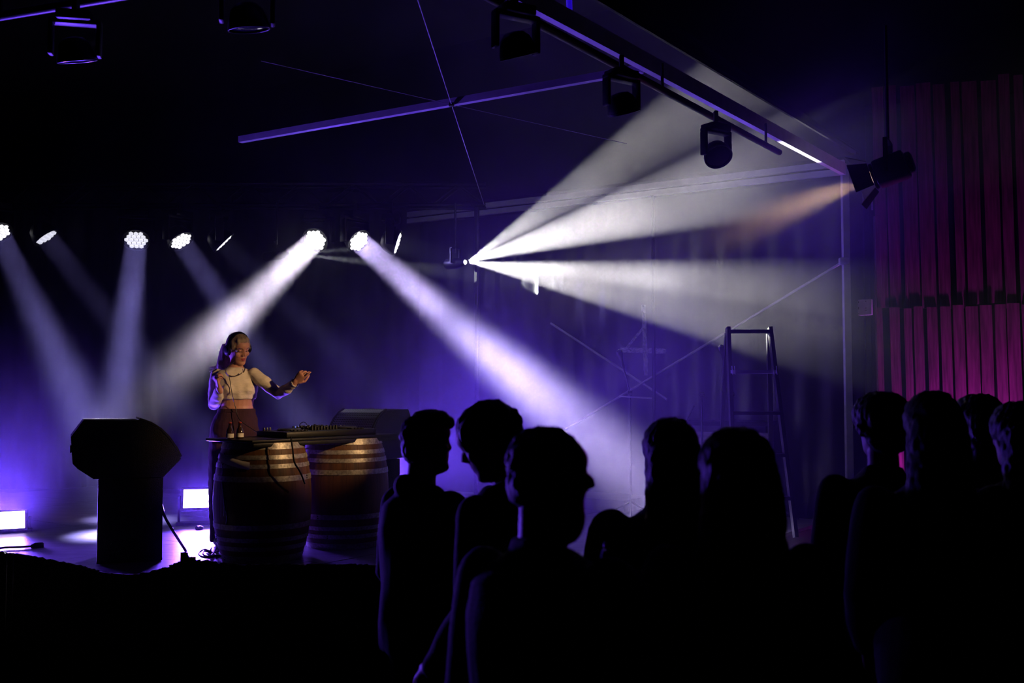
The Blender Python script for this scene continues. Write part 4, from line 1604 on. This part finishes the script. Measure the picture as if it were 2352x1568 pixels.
# torso rings: photo x, y, half width, half depth
TR = [(541, 838, 0.050, 0.052), (541, 847, 0.075, 0.058), (541, 853, 0.135, 0.072), (541, 864, 0.160, 0.088), (543, 880, 0.152, 0.104), (545, 896, 0.146, 0.112), (546, 908, 0.134, 0.096), (546, 920, 0.122, 0.086), (545, 932, 0.118, 0.084),
      (543, 945, 0.132, 0.094), (540, 962, 0.155, 0.108), (538, 982, 0.168, 0.118), (538, 1002, 0.165, 0.118)]
mb = MB()
mb.rings([ering(Q(x, y), rt_, fw, rx, ry) for x, y, rx, ry in TR])
# head
hyaw = math.radians(-41)
chin_p = Q(556, 838, -0.04)
M = Matrix.Translation(chin_p) @ Matrix.Rotation(hyaw - math.pi / 2, 4, 'Z') @ Matrix.Rotation(math.radians(-20), 4, 'X') @ Matrix.Rotation(math.radians(7), 4, 'Y') @ Matrix.Translation((0, -0.072, -0.012))
M = M @ Matrix.Scale(1.0, 4)
head(mb, M, 0.75, -0.003, 1.3, 32, True)
nk = M @ Vector((0, -0.02, 0.045))
mb.tube([nk, (nk + Q(541, 844)) / 2, Q(541, 854)], [0.046, 0.045, 0.055], 16)
# arms: shoulder, elbow, wrist
LA = [Q(582, 858, 0.0), Q(607, 878, -0.03), Q(641, 905, -0.06), Q(659, 893, -0.13), Q(676, 880, -0.19)]
RA = [Q(499, 861, -0.02), Q(493, 894, 0.00), Q(492, 930, -0.02), Q(498, 912, -0.12), Q(504, 894, -0.22)]
mb.tube(LA, [0.045, 0.041, 0.035, 0.032, 0.024], 14, round_cap=True)
mb.tube(RA, [0.045, 0.041, 0.035, 0.032, 0.024], 14, round_cap=True)
dl = (Q(696, 858, -0.22) - LA[-1])
hand(mb, LA[-1] + dl.normalized() * 0.015, dl, Vector((0.45, -0.55, 0.55)), 1, (6, 34, 46, 52), 0.95, 0.7)
dr = (Q(497, 870, -0.25) - RA[-1])
hand(mb, RA[-1] + dr.normalized() * 0.012, dr, Vector((-0.6, -0.45, 0.35)), -1, (48, 55, 58, 60), 0.92, 0.8)
# legs
RL = [Q(517, 985, 0.0), Q(506, 1110, -0.02), Q(502, 1236, 0.02)]
LL = [Q(560, 985, 0.06), Q(566, 1110, 0.05), Q(570, 1240, 0.10)]
for leg in (RL, LL):
    mb.tube(leg, [0.085, 0.055, 0.038], 14)
    a = leg[-1]
    ff = Vector((a.x, a.y, ZS + 0.045))
    mb.tube([ff - fw * 0.05, ff + fw * 0.06, ff + fw * 0.15], [0.034, 0.034, 0.024], 12, round_cap=True)
    mb.tube([a, ff], [0.038, 0.036], 12)
bme = fuse(mb, 0.0036, 4)
bo = fobj('body', bme, m_skin, dj)
for m_ in (m_lip, m_lash, m_brow): bme.materials.append(m_)
Mi = M.inverted()
idx = [0] * len(bme.polygons)
for i, p in enumerate(bme.polygons):
    q_ = Mi @ Vector(p.center)
    if not (-0.02 < q_.z < 0.2 and q_.y > 0.04 and abs(q_.x) < 0.07): continue
    ax = abs(q_.x)
    if (q_.x / 0.021) ** 2 + ((q_.z - 0.062) / 0.0105) ** 2 < 1 and q_.y > 0.07: idx[i] = 1
    elif abs(ax - 0.031) < 0.017 and abs(q_.z - (0.1235 - 0.35 * (ax - 0.031) ** 2 / 0.017)) < 0.0034 and q_.y > 0.05: idx[i] = 2
    elif 0.012 < ax < 0.055 and abs(q_.z - (0.1525 - 0.9 * (ax - 0.032) ** 2 / 0.03)) < 0.0036 and q_.y > 0.05: idx[i] = 3
bme.polygons.foreach_set('material_index', idx)
for p in bme.vertices:
    p.co = Vector(p.co) - Vector(dj['_off'])

# crop top
tp = MB()
tp.rings([ering(Q(x, y), rt_, fw, rx, ry) for x, y, rx, ry in ((541, 844, 0.066, 0.060), (541, 847, 0.088, 0.067), (541, 853, 0.145, 0.083), (541, 864, 0.170, 0.099), (543, 880, 0.162, 0.116), (545, 896, 0.157, 0.125), (546, 907, 0.146, 0.110), (546, 917, 0.138, 0.101))])
for sx in (-1, 1):
    tp.ell(Q(545, 893) + rt_ * (0.062 * sx) + fw * 0.058, (0.068, 0.068, 0.062), None, 16, 10)
tp.tube(LA[:4] + [LA[-1] - (LA[-1] - LA[-2]).normalized() * 0.02], [0.052, 0.051, 0.046, 0.041, 0.034], 18, round_cap=True)
tp.tube(RA[:4] + [RA[-1] - (RA[-1] - RA[-2]).normalized() * 0.02], [0.052, 0.051, 0.046, 0.041, 0.034], 18, round_cap=True)
me = fuse(tp, 0.0055, 10, (0.007, (16, 16, 26)))
for p in me.vertices: p.co = Vector(p.co) - Vector(dj['_off'])
fobj('crop_top', me, m_top, dj)

# trousers
tr_ = MB()
tr_.rings([ering(Q(x, y), rt_, fw, rx, ry) for x, y, rx, ry in ((543, 943, 0.138, 0.101), (541, 955, 0.158, 0.114), (539, 972, 0.178, 0.128), (538, 990, 0.184, 0.132), (538, 1010, 0.176, 0.126))])
tr_.tube([Q(515, 985, 0.0), Q(508, 1040, -0.01), Q(503, 1110, -0.02), Q(501, 1180, 0.0), Q(501, 1243, 0.02)], [0.108, 0.096, 0.080, 0.068, 0.060], 18)
tr_.tube([Q(562, 985, 0.06), Q(565, 1040, 0.05), Q(568, 1110, 0.05), Q(570, 1180, 0.08), Q(571, 1243, 0.10)], [0.108, 0.096, 0.080, 0.068, 0.060], 18)
me = fuse(tr_, 0.007, 3, (0.008, (12, 12, 20)))
for p in me.vertices: p.co = Vector(p.co) - Vector(dj['_off'])
fobj('trousers', me, m_plum, dj)
MB().rings([ering(Q(543, 945), rt_, fw, 0.1475, 0.1105), ering(Q(543, 938), rt_, fw, 0.139, 0.102)]).build('waistband', m_plum, dj)
# shoes
for leg in (RL, LL):
    a = leg[-1]
    ff = Vector((a.x, a.y, ZS + 0.042))
    sb = MB().tube([ff - fw * 0.06, ff + fw * 0.02, ff + fw * 0.09, ff + fw * 0.165], [0.040, 0.044, 0.042, 0.028], 14, round_cap=True)
    sb.build('shoe', m_shoe, dj, smooth=True)

# hair
hb = MB()
R3 = M.to_3x3()
T = lambda p: M @ Vector(p)
hb.ell(T((0, -0.016, 0.156)), (0.084, 0.097, 0.090), R3, 28, 16)
hb.ell(T((0, 0.028, 0.200)), (0.063, 0.051, 0.034), R3, 20, 12)
hb.ell(T((0, -0.06, 0.10)), (0.070, 0.048, 0.075), R3, 20, 12)
for sx in (-1, 1):
    hb.tube([T((sx * 0.035, 0.062, 0.190)), T((sx * 0.062, 0.035, 0.160)), T((sx * 0.070, 0.010, 0.12)), T((sx * 0.068, -0.02, 0.08))], [0.010, 0.015, 0.014, 0.012], 10, round_cap=True)
rs = []
for (x, y, rx, ry, dy) in ((530, 790, 0.062, 0.060, 0.03), (524, 806, 0.062, 0.058, 0.04), (519, 822, 0.060, 0.052, 0.05), (515, 838, 0.056, 0.044, 0.06), (510, 852, 0.050, 0.036, 0.08), (505, 866, 0.040, 0.026, 0.10), (501, 878, 0.02, 0.014, 0.11)):
    rs.append(ering(Q(x, y, dy), rt_, fw, rx, ry))
hb.rings(rs)
me = fuse(hb, 0.0055, 3, (0.006, (45, 45, 8)))
for p in me.vertices: p.co = Vector(p.co) - Vector(dj['_off'])
fobj('hair', me, m_blond, dj)
st = MB()
for k in range(9):
    x0, y0 = 504 + random.uniform(-4, 6), 836 + random.uniform(-6, 8)
    x1, y1 = 480 + random.uniform(-3, 9), 846 + random.uniform(-5, 10)
    st.tube([Q(x0 + 8, y0 - 14, 0.09), Q(x0, y0, 0.10), Q((x0 + x1) / 2, (y0 + y1) / 2 + 3, 0.10), Q(x1, y1, 0.10)], [0.004, 0.0035, 0.0025, 0.001], 6)
so = st.build('hair_strands', m_blond, dj, smooth=True)
so['kind'] = 'stuff'

# necklace of beads and bracelet
nk_pts = []
for k in range(27):
    a = math.pi * (k / 26.0)
    x = 541 - 22 * math.cos(a) + 4
    y = 846 + 18 * math.sin(a)
    nk_pts.append((x, y))
bm_ = MB()
neck = None
beads = []
for x, y in nk_pts:
    pc = Q(x, y)
    # push onto the chest surface
    dd = (x - 541) / 297.0
    fr = 0.108 if y > 856 else 0.075
    pc = Q(x, y, 0) - Vector((0, 1, 0)) * (fr + 0.012 - abs(dd) * 0.35)
    bm_.ell(pc, (0.0042, 0.0042, 0.0042), None, 8, 6)
nc_ = bm_.build('necklace', m_bead, dj, smooth=True)
nc_['kind'] = 'stuff'
wv = (LA[-1] - LA[-2]).normalized()
ax_, ay_ = frame_of(wv)
br = MB()
pts = [LA[-1] + wv * 0.004 + ax_ * (0.031 * math.cos(2 * math.pi * k / 20)) + ay_ * (0.031 * math.sin(2 * math.pi * k / 20)) for k in range(21)]
br.tube(pts, 0.004, 8)
br.build('bracelet', m_silver, dj, smooth=True)

# headphones
hpo = T((0, -0.01, 0.12))
hp = wthing('headphones', 'black over-ear headphones worn by the performer', 'headphones', tuple(hpo))
bp = []
for k in range(17):
    a = math.radians(-8 + 196 * k / 16)
    bp.append(T((0.090 * math.cos(a), -0.012, 0.120 + 0.126 * math.sin(a) if math.sin(a) > 0 else 0.120 + 0.09 * math.sin(a))))
hbm = MB()
yv = (M.to_3x3() @ Vector((0, 1, 0))).normalized()
rs = []
for k, p in enumerate(bp):
    tn = (bp[min(k + 1, 16)] - bp[max(k - 1, 0)]).normalized()
    nn_ = yv.cross(tn).normalized()
    rs.append(ering(p, yv, nn_, 0.022, 0.008, 12))
hbm.rings(rs)
hbm.build('headband', black_plastic, hp, smooth=True)
for sx in (-1, 1):
    cup = MB().lathe([(0.030, 0.0), (0.040, 0.004), (0.042, 0.016), (0.036, 0.026), (0.015, 0.030)], 24, T((sx * 0.076, -0.010, 0.112)), R3 @ roty(sx * math.pi / 2))
    cup.build('ear_cup', black_plastic, hp)
    MB().lathe([(0.026, 0.0300), (0.024, 0.0315), (0.006, 0.032)], 20, T((sx * 0.076, -0.010, 0.112)), R3 @ roty(sx * math.pi / 2)).build('cup_badge', m_lensrim, hp)
e0 = T((-0.085, 0.0, 0.075))
cable('headphone_cable', 'thin headphone cable running down the cream top to the console', [e0, Q(521, 845, -0.13), Q(527, 868, -0.14), Q(531, 892, -0.15), Q(535, 912, -0.14), Q(541, 935, -0.13), Q(552, 965, -0.16), P(600, 998, 7.45)], 0.0028)

# pale bottle held low in the crowd
hb0 = P(1391, 1252, 2.3)
t = wthing('drinking_bottle', 'slim clear bottle with its glint put in as a white tip, held low by the long-haired person', 'bottle', tuple(P(1382, 1300, 2.3)))
MB().tube([P(1379, 1318, 2.3), P(1384, 1290, 2.3), P(1389, 1262, 2.3)], [0.008, 0.007, 0.006], 10).build('neck', mat('clear_plastic', (0.5, 0.5, 0.56), 0.15, 0, 0.1, 10, spec=0.8), t)
MB().ell(hb0, (0.006, 0.006, 0.008), None, 10, 8).build('cap', m_white, t)  # white bead stands in for the glint on the bottle
